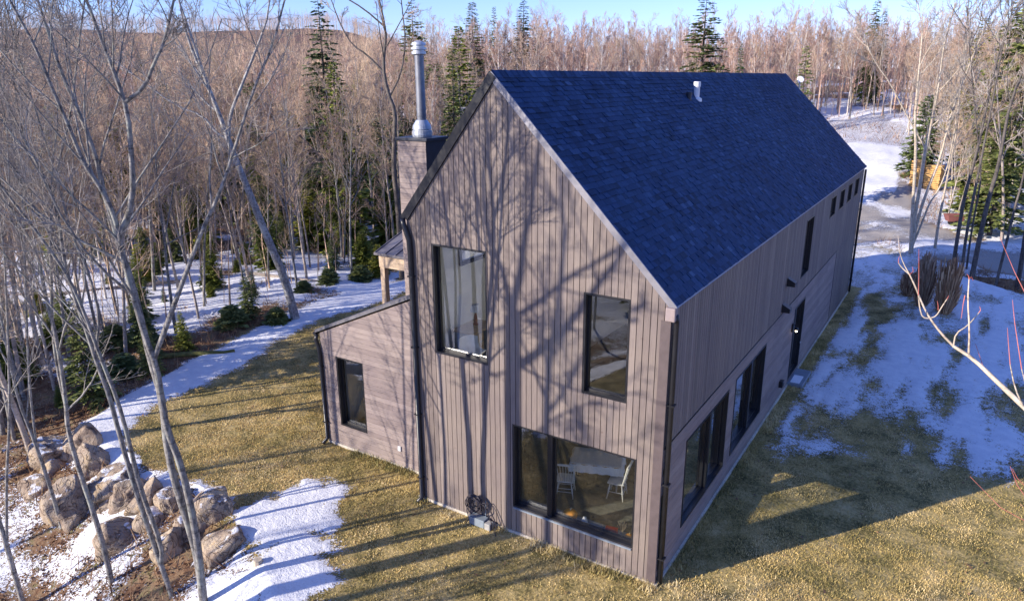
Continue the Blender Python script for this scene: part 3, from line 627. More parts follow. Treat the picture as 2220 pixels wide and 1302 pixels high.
# hose and its holder against the front wall
hose = empty('garden_hose', (1.87, -.16, 0), label='coiled dark garden hose on a holder against the front wall', cat='hose')
m = MB(); m.box((-.20, -.10, 0), (.22, .10, .20)); m.tube([(-.15, .08, .15), (-.15, .10, .62)], .014, 6); m.tube([(.15, .08, .15), (.15, .10, .62)], .014, 6); m.build('holder', M_BLUE, hose, bevel=.01)
pts = []; rr = random.Random(8)
for i in range(260):
    a = i*.23; R0 = .17+.05*math.sin(i*.11)+.03*math.sin(i*.05); pts.append((R0*math.cos(a)+.02*math.sin(i*.3)-.06, -.06+.06*math.sin(i*.037)+.01*math.cos(i), .55+R0*1.05*math.sin(a)))
m = MB(); m.tube(pts, .012, 6)
m.tube([(.10, -.05, .62), (.22, -.04, .66), (.34, -.03, .52), (.46, -.02, .30), (.52, -.02, .10), (.50, -.06, .02), (.62, -.2, .015)], .012, 6)
m.tube([(.08, -.05, .60), (.2, -.06, .6), (.3, -.05, .45), (.4, -.05, .2), (.42, -.08, .02)], .012, 6)
m.tube([(-.2, -.05, .6), (-.28, -.06, .5), (-.27, -.08, .3), (-.2, -.1, .12), (-.24, -.2, .02)], .012, 6)
m.build('hose', M_HOSE, hose, smooth=True)
m = MB(); m.box((.24, -.12, 0), (.40, .06, .17)); m.build('bucket', M_CONC, hose, bevel=.02)

# ------------------------------------------------------------------ things indoors, seen through the glass
def make_chair(loc, rz, label):
    t = empty('spindle_chair', loc, rz, label=label, cat='chair', group='chairs at the dining table')
    m = MB(); m.prism([(-.21, -.20), (.21, -.20), (.23, .0), (.20, .20), (-.20, .20), (-.23, 0)], lambda u, v, q: (u, v, q), .42, .455); m.build('seat', M_CHAIR, t, bevel=.01)
    for sx in (-1, 1):
        for sy in (-1, 1):
            m = MB(); m.tube([(sx*.15, sy*.14, .42), (sx*.18, sy*.17, .2), (sx*.21, sy*.20, 0)], [.014, .019, .012], 8); m.build('leg', M_CHAIR, t, smooth=True)
    m = MB()
    for z in (.16, .25): m.tube([(-.19, -.18, z), (.19, -.18, z)], .009, 6); m.tube([(-.19, .18, z), (.19, .18, z)], .009, 6)
    for sx in (-1, 1): m.tube([(sx*.19, -.18, .2), (sx*.19, .18, .2)], .009, 6)
    m.build('stretcher', M_CHAIR, t)
    m = MB(); m.tube([(-.19, .17, .45), (-.23, .24, .75), (-.25, .29, .98)], .014, 8); m.tube([(.19, .17, .45), (.23, .24, .75), (.25, .29, .98)], .014, 8)
    m.tube([(-.26, .28, .93), (-.1, .31, .96), (.1, .31, .96), (.26, .28, .93)], [.02, .03, .03, .02], 8)
    for k in range(6): x = -.14+.056*k; m.tube([(x*.9, .18, .45), (x*1.15, .25, .7), (x*1.3, .30, .93)], .007, 6)
    m.build('backrest', M_CHAIR, t); return t
make_chair((3.22, 1.62, .3), R_(200), 'white spindle-back chair nearer the tall mullion of the dining window')
make_chair((4.32, 2.2, .3), R_(-80), 'white spindle-back chair at the right end of the dining table')
make_chair((3.75, 3.4, .3), R_(5), 'white spindle-back chair on the far side of the dining table')
tb = empty('dining_table', (3.65, 2.45, .3), R_(20), label='dining table under a pale cloth behind the wide lower window', cat='table')
m = MB(); m.box((-.62, -.42, .70), (.62, .42, .735)); m.build('tabletop', M_OAK, tb, bevel=.01)
for sx in (-1, 1):
    for sy in (-1, 1):
        m = MB(); m.tube([(sx*.52, sy*.34, .70), (sx*.52, sy*.34, .45), (sx*.52, sy*.34, 0)], [.035, .03, .018], 8); m.build('leg', M_CHAIR, tb, smooth=True)
cl = MB(); nxc = 28; vs = []; fs = []
for j in range(21):
    for i in range(29):
        u = -1+i/14; v = -1+j/10; x = u*.80; y = v*.58; dx_ = max(0, abs(x)-.63); dy_ = max(0, abs(y)-.43); dr_ = max(dx_, dy_)
        wob = .02*math.sin(i*1.4+j*.9); X = math.copysign(min(abs(x), .635+.04*min(1, dx_*6)), x); Y = math.copysign(min(abs(y), .435+.04*min(1, dy_*6)), y)
        vs.append((X+(wob if dx_ > .02 else 0), Y+(wob if dy_ > .02 else 0), .741-1.35*dr_))
        if i and j: k = j*29+i; fs.append((k-30, k-29, k, k-1))
cl.add(vs, fs); c_ = cl.build('tablecloth', M_CLOTH, None, smooth=True, label='pale grey linen cloth draped over the dining table', cat='tablecloth'); c_.location = (3.65, 2.45, .3); c_.rotation_euler = (0, 0, R_(20))
def lathe_thing(name, loc, prof, mat, label, cat, n=18, smooth=True):
    m = MB(); m.lathe((0, 0, 0), prof, n); o = m.build(name, mat, None, smooth=smooth, label=label, cat=cat); o.location = loc; return o
m = MB(); m.box((2.8, .20, .52), (5.6, .62, .56)); m.box((2.85, .24, .3), (2.9, .58, .519)); m.box((5.5, .24, .3), (5.55, .58, .519)); m.box((4.1, .24, .3), (4.15, .58, .519)); m.build('window_bench', M_BLUE, None, label='low grey bench under the wide lower window', cat='bench')
pk = MB(); vs = []; fs = []
for j in range(13):
    th = PI*j/12
    for i in range(32):
        a = 2*PI*i/32; r0 = .16*math.sin(th)*(1+.07*abs(math.cos(4*a))); vs.append((r0*math.cos(a), r0*math.sin(a), .115-.115*math.cos(th)))
        if j: k = j*32+i; k2 = j*32+(i+1) % 32; fs.append((k-32, k2-32, k2, k))
pk.add(vs, fs); p1 = pk.build('pumpkin', M_ORANGE, None, smooth=True, label='large orange pumpkin just right of the black window mullion', cat='pumpkin'); p1.location = (3.98, .42, .56)
m = MB(); m.tube([(0, 0, .22), (.01, .01, .26), (.03, .02, .28)], [.018, .014, .012], 7); m.build('stem', M_STRAW, p1)
p2 = p1.copy(); COL.objects.link(p2); p2['label'] = 'small orange gourd in the lower right corner of the wide window'; p2.scale = (.62, .62, .7); p2.location = (5.42, .38, .56)
s2 = p1.children[0].copy(); COL.objects.link(s2); s2.parent = p2
m = MB(); m.box((-.13, -.06, 0), (.13, .06, .13)); m.box((-.135, -.065, .13), (.135, .065, .15)); b = m.build('gift_box', M_RED, None, bevel=.01, label='small red box on the bench behind the wide window', cat='box'); b.location = (5.0, .40, .56); b.rotation_euler = (0, 0, .15)
m = MB(); m.box((-.16, -.07, 0), (.16, .07, .10)); m.box((-.14, -.05, .10), (.14, .05, .12)); b = m.build('storage_box', M_BLUE, None, bevel=.01, label='grey box on the bench between pumpkin and red box', cat='box'); b.location = (4.66, .40, .56)
lathe_thing('white_jar', (4.34, .42, .56), [(.05, 0), (.07, .05), (.06, .12), (.035, .15), (.04, .17)], M_PLAST, 'small white jar beside the large orange pumpkin', 'jar')
dp = empty('dried_flowers', (5.22, .44, .56), label='dried straw bouquet in a small vase behind the red box', cat='flowers')
m = MB(); m.lathe((0, 0, 0), [(.03, 0), (.045, .04), (.03, .10), (.025, .12)], 12); m.build('vase', M_BLUE, dp)
m = MB()
for k in range(26):
    a = rr.uniform(0, 6.28); s_ = rr.uniform(.03, .13); h_ = rr.uniform(.22, .36); m.tube([(0, 0, .1), (s_*.5*math.cos(a), s_*.5*math.sin(a), h_*.6), (s_*math.cos(a), s_*math.sin(a), h_)], [.002, .003, .008], 4)
m.build('bouquet', M_STRAW, dp)
# upstairs corner
dk = empty('writing_desk', (.60, 1.62, 3.38), 0, label='small grey and oak desk against the wall behind the tall upper window', cat='desk')
m = MB(); m.box((-.33, -.50, .73), (.33, .50, .77)); m.build('tabletop', M_OAK, dk, bevel=.006)
m = MB(); m.box((-.31, -.48, .10), (.30, -.05, .725)); m.build('cabinet', M_BLUE, dk, bevel=.005); m = MB(); m.box((-.31, .42, 0), (.30, .48, .725)); m.build('side_panel', M_BLUE, dk)
m = MB(); m.box((.301, -.46, .50), (.32, -.07, .70)); m.box((.301, -.46, .14), (.32, -.07, .47)); m.build('drawer', M_OAK, dk, bevel=.004)
lp = empty('table_lamp', (.55, 1.75, 4.15), label='small lamp with a wooden base on the upstairs desk', cat='lamp')
m = MB(); m.lathe((0, 0, 0), [(.07, 0), (.07, .015), (.035, .05), (.045, .18), (.025, .28), (.01, .36)], 14); m.build('lamp_base', simple('warm_wood', (.30, .12, .05), .4), lp, smooth=True)
m = MB(); m.lathe((0, 0, .34), [(.13, 0), (.09, .18), (.088, .18), (.128, .0)], 18); m.build('lamp_shade', M_CLOTH, lp)
ac = empty('shell_chair', (1.10, .80, 3.38), R_(60), label='white shell chair standing low behind the tall upper window', cat='chair')
vs = []; fs = []; m = MB()
for j in range(11):
    for i in range(17):
        u = -1+i/8; v = j/10; x = u*.27*(1-.25*max(0, v-.5)); y = -.22+.44*min(1, v*1.6)+.10*max(0, v-.6); z = .44+.10*u*u*(1-v)+(.0 if v < .5 else (v-.5)*.72)-.06*u*u*max(0, v-.5); vs.append((x, y-.10*u*u*v, z))
        if i and j: k = j*17+i; fs.append((k-18, k-17, k, k-1))
m.add(vs, fs); sh_ = m.build('seat', M_CHAIR, ac, smooth=True); sd = sh_.modifiers.new('solid', 'SOLIDIFY'); sd.thickness = .015
for sx in (-1, 1):
    for sy in (-1, 1): m = MB(); m.tube([(sx*.1, sy*.1, .42), (sx*.2, sy*.2, 0)], [.016, .012], 8); m.build('leg', M_OAK, ac)

# ================================================================== vegetation
def tubes(polys, sides):
    """polys: list of (pts list, radii list) -> V, F (quads)"""
    groups = {}
    for p, r in polys: groups.setdefault(len(p), []).append((p, r))
    Vs, Fs, base = [], [], 0
    for K, L in groups.items():
        P = np.array([p for p, _ in L], float); Rr = np.array([r for _, r in L], float); n = len(L)
        T = np.gradient(P, axis=1); T /= np.linalg.norm(T, axis=2, keepdims=True)+1e-9
        A = np.eye(3)[np.argmin(np.abs(T).max(axis=1), axis=1)][:, None, :]
        U = np.cross(T, np.broadcast_to(A, T.shape)); U /= np.linalg.norm(U, axis=2, keepdims=True)+1e-9; Vx = np.cross(T, U)
        a = 2*PI*np.arange(sides)/sides; ca, sa = np.cos(a), np.sin(a)
        ring = P[:, :, None, :]+Rr[:, :, None, None]*(U[:, :, None, :]*ca[None, None, :, None]+Vx[:, :, None, :]*sa[None, None, :, None])
        Vs.append(ring.reshape(-1, 3)); idx = base+np.arange(n*K*sides).reshape(n, K, sides)
        q = np.stack([idx[:, :-1, :], np.roll(idx, -1, 2)[:, :-1, :], np.roll(idx, -1, 2)[:, 1:, :], idx[:, 1:, :]], -1).reshape(-1, 4)
        Fs.append(q); base += n*K*sides
    return np.concatenate(Vs), np.concatenate(Fs)
def rv(r):
    z = r.uniform(-1, 1); a = r.uniform(0, 2*PI); q = math.sqrt(1-z*z); return Vector((q*math.cos(a), q*math.sin(a), z))
def limb(r, P, D, L, R, n, wig, up, taper=.25):
    pts = [P.copy()]; D = D.normalized(); rad = [R]
    for i in range(n):
        D = (D+rv(r)*wig+Vector((0, 0, up))).normalized(); P = P+D*(L/n); pts.append(P.copy()); rad.append(R*(1-(1-taper)*(i+1)/n))
    return pts, rad
def sub(r, par, n, t0, t1, ang, Lf, Rf, seg, wig, up, out, taper=.25, bare=False):
    pts, rad = par; K = len(pts)-1
    tot = sum((pts[i+1]-pts[i]).length for i in range(K))
    for k in range(n):
        t = t0+(t1-t0)*((k+r.random())/n); f = t*K; i = min(int(f), K-1); P = pts[i].lerp(pts[i+1], f-i); D = (pts[i+1]-pts[i]).normalized()
        ax = D.cross(rv(r)); ax = ax.normalized() if ax.length > 1e-4 else Vector((1, 0, 0)); a = ang*r.uniform(.7, 1.3)
        nd = D*math.cos(a)+ax*math.sin(a)
        if nd.z < -.15: nd.z *= -.3
        rr0 = (rad[i]+(rad[i+1]-rad[i])*(f-i))*Rf; LL = tot*Lf*r.uniform(.6, 1.25)*(1.15-.6*t)
        out.append(limb(r, P, nd, LL, rr0, seg, wig, up, taper))
def branches(r, stems, n1=11, n2=6, n3=5, n4=3, ang=.65, up=.10, rmin=.0035, first=.3, L1=.36):
    """stems: list of (pts,rad) thick stems; returns thick, thin lists"""
    l1 = []
    for s in stems: sub(r, s, n1, first, .98, ang, L1, .52, 5, .16, up, l1)
    l2 = []
    for s in l1: sub(r, s, n2, .2, .98, .7, .5, .55, 4, .2, up*.8, l2)
    l3 = []
    for s in l2: sub(r, s, n3, .15, .98, .75, .55, .6, 3, .22, up*.6, l3)
    l4 = []
    if n4:
        for s in l3: sub(r, s, n4, .2, .98, .75, .6, .7, 2, .2, up*.4, l4)
    mn = lambda L, m: [(p, [max(q, m) for q in rd]) for p, rd in L]
    return mn(l1, rmin*2), mn(l2, rmin*1.5), mn(l3, rmin), mn(l4, rmin*.8)
def bare_variant(seed, H, r0, n=(12, 6, 6, 0), ang=.6, up=.12, first=.38, L1=.30, wig=.05, rmin=.008, lean=.05, forks=1):
    r = random.Random(seed); stems = []
    st = limb(r, Vector((0, 0, -.4)), Vector((r.uniform(-lean, lean), r.uniform(-lean, lean), 1)), H+.4, r0, 9, wig, .03, .12); stems.append(st)
    for k in range(forks):
        i = r.randint(3, 5); D = (Vector((r.uniform(-1, 1), r.uniform(-1, 1), 2.1))).normalized()
        stems.append(limb(r, st[0][i], D, H*(1-i/9)*.95, st[1][i]*.75, 6, wig, .08, .15))
    a, b, c, d = branches(r, stems, *n, ang=ang, up=up, rmin=rmin, first=first, L1=L1)
    return stems+a, b+c+d
def mesh2(name, thick, thin, mats, sides=(6, 3)):
    V1, F1 = tubes(thick, sides[0]); V2, F2 = tubes(thin, sides[1])
    return fastmesh(name, np.concatenate([V1, V2]), np.concatenate([F1, F2+len(V1)]), mats, midx=[0]*len(F1)+[1]*len(F2), smooth=True)
def tree_thing(name, thick, thin, mats, loc=(0, 0, 0), **k):
    e = empty(name, loc, **k); V, F = tubes(thick, 8); link('trunk', fastmesh('trunk', V, F, [mats[0]], smooth=True), e)
    V, F = tubes(thin, 4 if len(thin) < 3000 else 3); link('crown', fastmesh('crown', V, F, [mats[1]], smooth=True), e); return e

# ---- traced near trees: each sight line is met with an upright plane through the tree's foot
def trace(pxs, foot, dd=0.0, parents=()):
    h = np.array([CF[0], CF[1], 0]); h /= np.linalg.norm(h); out = []
    if parents:                  # a fork leaves its parent stem: start on it
        d0 = ray(*pxs[0]); best = max((np.array(q)-CAM for p in parents for q in p), key=lambda v: float(v@d0/np.linalg.norm(v))); foot = CAM+best; out.append(Vector(foot)); pxs = pxs[1:]
    for i, (px, py) in enumerate(pxs):
        d = ray(px, py); t = ((foot-CAM)@h)/(d@h); P = CAM+d*t
        P = P+h*dd*max(0, P[2]-foot[2]); 
        out.append(Vector(P))
    return out
def smooth_pts(P, n=2):
    for _ in range(n):
        Q = [P[0]]
        for a, b in zip(P, P[1:]): Q += [a.lerp(b, .25), a.lerp(b, .75)]
        Q.append(P[-1]); P = Q
    return P
def near_tree(name, label, foot_px, z, stems, r0, seed, mats=(B_GREY, T_GREY), n=(9, 5, 5, 3), top=13, rmin=.0032, L1=.30, first=.35, group=None, up=.10, radk=.8):
    foot = at(*foot_px, z); r = random.Random(seed); S = []
    for j, (px, rad, dd) in enumerate(stems):
        P = trace(px, foot, dd, [q[0] for q in S] if j else ())
        if j == 0: P[0] = Vector((foot[0], foot[1], z-.3))
        if P[-1].z < top and not (name == 'x'):
            D = (P[-1]-P[-2]).normalized(); D = (D+Vector((0, 0, .35))).normalized(); rem = max(.5, (top-P[-1].z)); k = 3
            for q in range(k): D = (D+rv(r)*.12+Vector((0, 0, .1))).normalized(); P.append(P[-1]+D*rem/k)
        P = smooth_pts(P, 1); K = len(P)
        if j: rend = .012
        else: rend = .015
        rad *= radk; S.append((P, [rend*.7+(rad-rend*.7)*(1-i/(K-1))**1.1 for i in range(K)]))
    a, b, c, d = branches(r, S, *n, rmin=rmin, first=first, L1=L1, up=up, ang=.62)
    return tree_thing(name, S+a, b+c+d, mats, label=label, cat='tree', group=group)
near_tree('bare_tree', 'twin-trunked grey bare tree, both stems close together, rightmost at the boulders', (440, 1306), -.45, [
    ([(440, 1306), (433, 1235), (417, 1168), (383, 1068), (360, 985), (347, 868), (320, 784), (300, 701), (273, 601), (253, 551), (230, 467), (213, 420), (200, 360), (180, 300), (150, 230), (113, 150), (90, 80), (63, 0)], .09, .02),
    ([(436, 1240), (433, 1201), (423, 1118), (400, 1001), (370, 918), (361, 850), (353, 784), (330, 717), (313, 651), (293, 567), (280, 484), (262, 430), (240, 390), (213, 350), (180, 260), (150, 187), (123, 110), (83, 33), (67, 0)], .08, -.05),
    ([(353, 784), (363, 694), (383, 634), (403, 577), (430, 500), (460, 434), (478, 380), (500, 307), (530, 200), (575, 90)], .05, .08),
    ([(283, 500), (290, 433), (287, 333), (280, 243), (253, 160), (233, 110), (193, 0)], .055, -.02),
    ([(280, 243), (313, 190), (335, 130), (353, 93), (372, 0)], .035, .05)], .1, 11, n=(11, 6, 6, 3), top=12.5, rmin=.0038, radk=1.0)
near_tree('bare_tree', 'two-stemmed grey tree left of the twin trunks, leaning over the round boulder', (383, 1308), -.85, [
    ([(383, 1308), (333, 1185), (290, 1068), (253, 951), (230, 868), (200, 794), (177, 727), (147, 651), (123, 574), (110, 484), (97, 434), (60, 360), (20, 290), (-20, 200)], .075, .03),
    ([(370, 1250), (353, 1185), (307, 1051), (283, 935), (264, 860), (230, 767), (197, 667), (167, 594), (117, 517), (60, 440), (0, 360)], .07, -.04),
    ([(230, 767), (215, 690), (190, 600), (150, 520), (120, 420), (80, 300), (30, 160), (0, 60)], .035, .05)], .08, 12, n=(12, 6, 6, 3), top=12, rmin=.0038)
near_tree('bare_tree', 'thick grey tree rising between the tall pale boulder and the round boulder', (250, 1306), -1.45, [
    ([(250, 1306), (230, 1201), (200, 1101), (177, 1035), (147, 935), (143, 868), (123, 734), (97, 634), (83, 551), (43, 484), (0, 410)], .085, 0),
    ([(143, 868), (118, 790), (105, 700), (100, 600), (92, 500), (100, 380), (130, 250), (140, 100), (150, 0)], .045, .06)], .08, 13, n=(12, 6, 6, 3), top=12, rmin=.0038)
near_tree('bare_tree', 'slim grey tree rooted in brown leaves in front of the tall pale boulder', (147, 1190), -1.5, [
    ([(147, 1190), (123, 1101), (97, 1018), (73, 951), (40, 868), (20, 780), (5, 700), (-20, 600)], .07, 0),
    ([(73, 951), (60, 840), (50, 700), (42, 560), (30, 400), (0, 250)], .04, .04)], .07, 14, n=(12, 6, 6, 3), top=11, rmin=.0038)
near_tree('bare_tree', 'grey tree cut by the picture corner below the leaf litter', (50, 1306), -1.4, [
    ([(50, 1306), (20, 1201), (0, 1134), (-40, 1000), (-90, 800)], .08, 0),
    ([(20, 1201), (10, 1050), (15, 900), (5, 700), (-10, 500)], .045, .03)], .08, 15, top=12)
near_tree('bare_tree', 'tall forked tree at the snow path with a pale broken-looking crown', (643, 692), 0.0, [
    ([(643, 692), (617, 601), (580, 517), (547, 434), (525, 380), (500, 317), (480, 260), (447, 177), (430, 127)], .20, 0),
    ([(500, 317), (497, 250), (520, 190), (573, 53)], .08, .05), ([(447, 177), (420, 120), (400, 60)], .07, 0), ([(500, 317), (470, 290), (440, 250), (380, 230)], .06, 0)], .2, 16,
    mats=(B_LIGHT, T_GREY), n=(9, 6, 6, 3), top=14.5, radk=1.0, rmin=.006, first=.55, L1=.24)
near_tree('bare_tree', 'tall dark-trunked bare tree standing just left of the chimney', (872, 612), -.2, [
    ([(872, 612), (868, 520), (861, 433), (853, 367), (855, 300), (857, 240), (840, 200), (830, 143), (837, 83), (833, 50), (822, 0)], .20, 0),
    ([(833, 50), (790, 20), (740, -10)], .06, 0), ([(830, 143), (795, 118), (765, 100), (740, 60)], .07, .03), ([(840, 200), (870, 160), (880, 90), (872, 20)], .06, 0)], .2, 17,
    mats=(B_DARK, T_WOOD), n=(8, 5, 5, 3), top=16, rmin=.006, first=.5, L1=.2)
near_tree('leaning_tree', 'dark half-fallen trunk leaning steeply to the left beside the yellow-green conifer', (865, 532), -.3, [
    ([(865, 532), (800, 440), (740, 385), (690, 335), (645, 290), (625, 255)], .26, 0), ([(740, 385), (700, 345), (690, 300), (670, 240)], .09, 0), ([(690, 335), (640, 320), (600, 290)], .08, 0)], .2, 18,
    mats=(B_DARK, T_WOOD), n=(5, 4, 4, 0), top=3, rmin=.008, first=.5, L1=.2)
near_tree('bare_tree', 'spreading sunlit maple with three pale stems at the gravel edge', (1974, 550), 0.0, [
    ([(1974, 550), (1978, 520), (1984, 460), (1995, 400), (2005, 330), (2012, 300), (2020, 260), (2035, 190), (2045, 100), (2065, 30)], .17, 0),
    ([(1976, 546), (1985, 500), (2000, 450), (2020, 400), (2045, 345), (2070, 250), (2110, 150), (2150, 60)], .13, .05),
    ([(1972, 546), (1975, 470), (1980, 330), (1975, 260), (1978, 200), (1985, 100)], .13, -.05),
    ([(1976, 540), (2000, 480), (2015, 440), (2030, 420), (2045, 390), (2060, 340)], .08, 0), ([(2005, 330), (1960, 240), (1930, 180), (1900, 140)], .06, 0)], .2, 19,
    mats=(B_PALE, T_GREY), n=(8, 6, 5, 3), top=13.5, rmin=.007, first=.4, L1=.24)
rights = [('slim pale tree on the snow strip right of the spreading maple', (2026, 546), [(2026, 546), (2035, 480), (2045, 430), (2055, 380), (2065, 330), (2075, 280), (2085, 150), (2100, 0)], .11, B_PALE),
          ('first dark trunk from the left above the ornamental grasses', (2066, 582), [(2066, 582), (2078, 500), (2092, 420), (2107, 370), (2122, 310), (2135, 250), (2155, 150), (2190, 40)], .13, B_DARK),
          ('second dark trunk of the close row above the ornamental grasses', (2084, 598), [(2084, 598), (2096, 500), (2110, 430), (2122, 370), (2132, 320), (2150, 230), (2170, 120)], .10, B_DARK),
          ('thinnest dark trunk within the close row by the gravel', (2096, 582), [(2096, 582), (2106, 500), (2118, 440), (2128, 380), (2120, 300), (2110, 200)], .07, B_DARK),
          ('thickest dark trunk, right end of the close row', (2107, 600), [(2107, 600), (2127, 500), (2146, 420), (2162, 370), (2172, 320), (2190, 220), (2240, 100)], .16, B_DARK),
          ('dark slanting trunk standing alone on shaded snow beyond the row', (2159, 614), [(2159, 614), (2186, 510), (2200, 450), (2215, 400), (2235, 300)], .09, B_DARK),
          ('dark trunk touching the frame edge above the red twigs', (2206, 618), [(2206, 618), (2216, 560), (2226, 480), (2245, 380)], .15, B_DARK)]
for i, (lb, fp, px, r0, bm) in enumerate(rights):
    near_tree('bare_tree', lb, fp, 0.0, [(px, r0, 0)], r0, 30+i, mats=(bm, T_GREY), n=(10, 5, 5, 0), top=13, rmin=.008, first=.5, L1=.2)
# the tree outside the frame whose limb reaches in
def dp(px, py, dep): return Vector(depth_pt(px, py, dep))
foot = Vector((13.4, -7.6, -.4)); st = [foot, Vector((13.4, -7.55, 1.5)), Vector((13.3, -7.4, 3.4)), Vector((13.15, -7.2, 5.2)), Vector((13.2, -7.3, 7)), Vector((13.5, -7.2, 9.2)), Vector((13.6, -7.0, 11))]
mainl = [Vector((13.15, -7.2, 5.2)), Vector((12.7, -6.9, 5.9)), dp(2330, 990, 5.6), dp(2240, 900, 5.9), dp(2170, 835, 6.1), dp(2110, 777, 6.3), dp(2067, 750, 6.45)]
sp = []; tw = []
for L, r0, r1 in (([dp(2067, 750, 6.45), dp(2040, 722, 6.5), dp(2016, 690, 6.6), dp(2000, 660, 6.7), dp(1985, 622, 6.8), dp(1972, 595, 6.85)], .012, .007),
                  ([dp(2067, 750, 6.45), dp(2072, 722, 6.4), dp(2098, 706, 6.4), dp(2122, 678, 6.4)], .008, .004), ([dp(2100, 768, 6.35), dp(2102, 715, 6.35), dp(2098, 650, 6.35), dp(2101, 605, 6.35)], .010, .005),
                  ([dp(2016, 690, 6.6), dp(2000, 688, 6.6), dp(1994, 668, 6.6), dp(1991, 640, 6.6)], .008, .005), ([dp(2016, 690, 6.6), dp(2030, 685, 6.6), dp(2040, 668, 6.6), dp(2053, 648, 6.6)], .007, .004),
                  ([dp(1972, 595, 6.85), dp(1955, 580, 6.9), dp(1948, 570, 6.9)], .006, .004), ([dp(1972, 595, 6.85), dp(1958, 570, 6.9), dp(1950, 545, 6.9), dp(1947, 510, 7.0)], .006, .003),
                  ([dp(2220, 885, 5.95), dp(2200, 840, 5.9), dp(2190, 790, 5.9)], .008, .004), ([dp(2240, 900, 5.9), dp(2228, 850, 5.8), dp(2215, 800, 5.8)], .007, .004)): sp.append((smooth_pts(L, 1), list(np.linspace(r0, r1, len(smooth_pts(L, 1))))))
for L in ([(1991, 640), (1992, 600), (1992, 540)], [(2101, 605), (2100, 598), (2096, 594)], [(2101, 605), (2106, 600), (2110, 608)], [(2053, 648), (2055, 645), (2057, 640)], [(2034, 672), (2034, 662), (2032, 652)], [(1948, 570), (1948, 562), (1950, 555)],
          [(2092, 640), (2088, 660), (2084, 690)], [(2190, 790), (2186, 740), (2184, 710)], [(2215, 800), (2200, 700), (2195, 650)], [(2150, 815), (2130, 790), (2115, 745)], [(1972, 595), (1980, 588), (1978, 578)], [(2122, 678), (2126, 672), (2124, 664)],
          [(2225, 640), (2200, 590), (2168, 515)], [(2240, 1100), (2205, 1050), (2190, 1010)], [(2300, 1170), (2170, 1100), (2103, 1032)], [(2230, 1060), (2205, 1035), (2195, 1015)]): tw.append(([dp(x, y, 6.4) for x, y in L], [.004, .003, .0018]))
rt = random.Random(77); st_s = (smooth_pts(st, 1), list(np.linspace(.13, .03, len(smooth_pts(st, 1))))); ml = (smooth_pts(mainl, 1), list(np.linspace(.035, .013, len(smooth_pts(mainl, 1)))))
a, b, c, d = branches(rt, [st_s], 7, 4, 4, 0, first=.62, rmin=.005)
e = empty('red_twigged_tree', label='young pale tree off the frame edge with bright red twigs reaching over the snow', cat='tree')
V, F = tubes([st_s, ml]+a, 8); link('trunk', fastmesh('trunk', V, F, [B_PALE], smooth=True), e)
for q in sp: V, F = tubes([q], 6); link('branch', fastmesh('branch', V, F, [B_PALE], smooth=True), e)
for q in tw: V, F = tubes([q], 5); link('twig', fastmesh('twig', V, F, [T_RED], smooth=True), e)
V, F = tubes(b+c, 4); link('crown', fastmesh('crown', V, F, [B_PALE], smooth=True), e)
# the tree in front of the house, out of frame, whose shadow climbs the gable
def fac(pxs, s): return [Vector(aty(x, y, 0.0)-LDIR*s) for x, y in pxs]
S = 14.9; base = fac([(1115, 1135)], S)[0]
tr0 = [Vector((base.x, base.y, -.6)), Vector((base.x, base.y, 1.5)), Vector((base.x, base.y, 3.5))]+fac([(1115, 1135), (1118, 1000), (1113, 880), (1115, 797), (1113, 690)], S)
segs = [(tr0, .17, .12), (fac([(1113, 690), (1117, 647), (1133, 584), (1138, 517), (1153, 467), (1160, 400), (1170, 333), (1177, 260)], S), .075, .02),
        (fac([(1113, 690), (1107, 664), (1097, 601), (1073, 541), (1057, 484), (1050, 420), (1050, 367), (1068, 300), (1090, 240)], S), .06, .02),
        (fac([(1116, 797), (1123, 795), (1170, 764), (1217, 724), (1257, 677), (1307, 607), (1357, 544), (1400, 480)], S), .085, .02),
        (fac([(1113, 690), (1173, 654), (1240, 597), (1290, 574), (1340, 537), (1400, 520)], S), .05, .015),
        (fac([(1111, 700), (1087, 711), (1060, 722), (1010, 735), (960, 740)], S), .035, .01), (fac([(1116, 797), (1087, 811), (1047, 817), (1000, 840)], S), .03, .01),
        (fac([(1113, 690), (1160, 700), (1230, 712), (1300, 720)], S), .03, .01), (fac([(1130, 795), (1200, 830), (1300, 860), (1400, 850)], S), .03, .01), (fac([(1118, 1000), (1160, 940), (1230, 890), (1300, 870)], S), .035, .012)]
rt = random.Random(5); stems = []
for k, (P, r0, r1) in enumerate(segs):
    r0 *= 1.2; r1 *= 1.4
    P = [p+Vector((.81, -.585, 0))*0+Vector((-.549, -.761, .347))*(0 if k == 0 else (i/len(P))*rt.uniform(-1.5, 1.5)) for i, p in enumerate(P)]
    P = smooth_pts(P, 1); stems.append((P, list(np.linspace(r0, r1, len(P)))))
l2 = []
for s in stems[1:]: sub(rt, s, 6, .25, .98, .6, .4, .5, 4, .18, .06, l2)
l3 = []
for s in l2: sub(rt, s, 4, .2, .98, .7, .5, .6, 3, .2, .05, l3)
l4 = []
for s in l3: sub(rt, s, 3, .2, .98, .7, .5, .7, 2, .2, .05, l4)
mn = lambda L, m: [(p, [max(q, m) for q in rd]) for p, rd in L]
e = tree_thing('bare_tree', stems, mn(l2, .01)+mn(l3, .007)+mn(l4, .005), (B_GREY, T_GREY), label='bare tree out in front whose forked shadow climbs the gable wall', cat='tree')

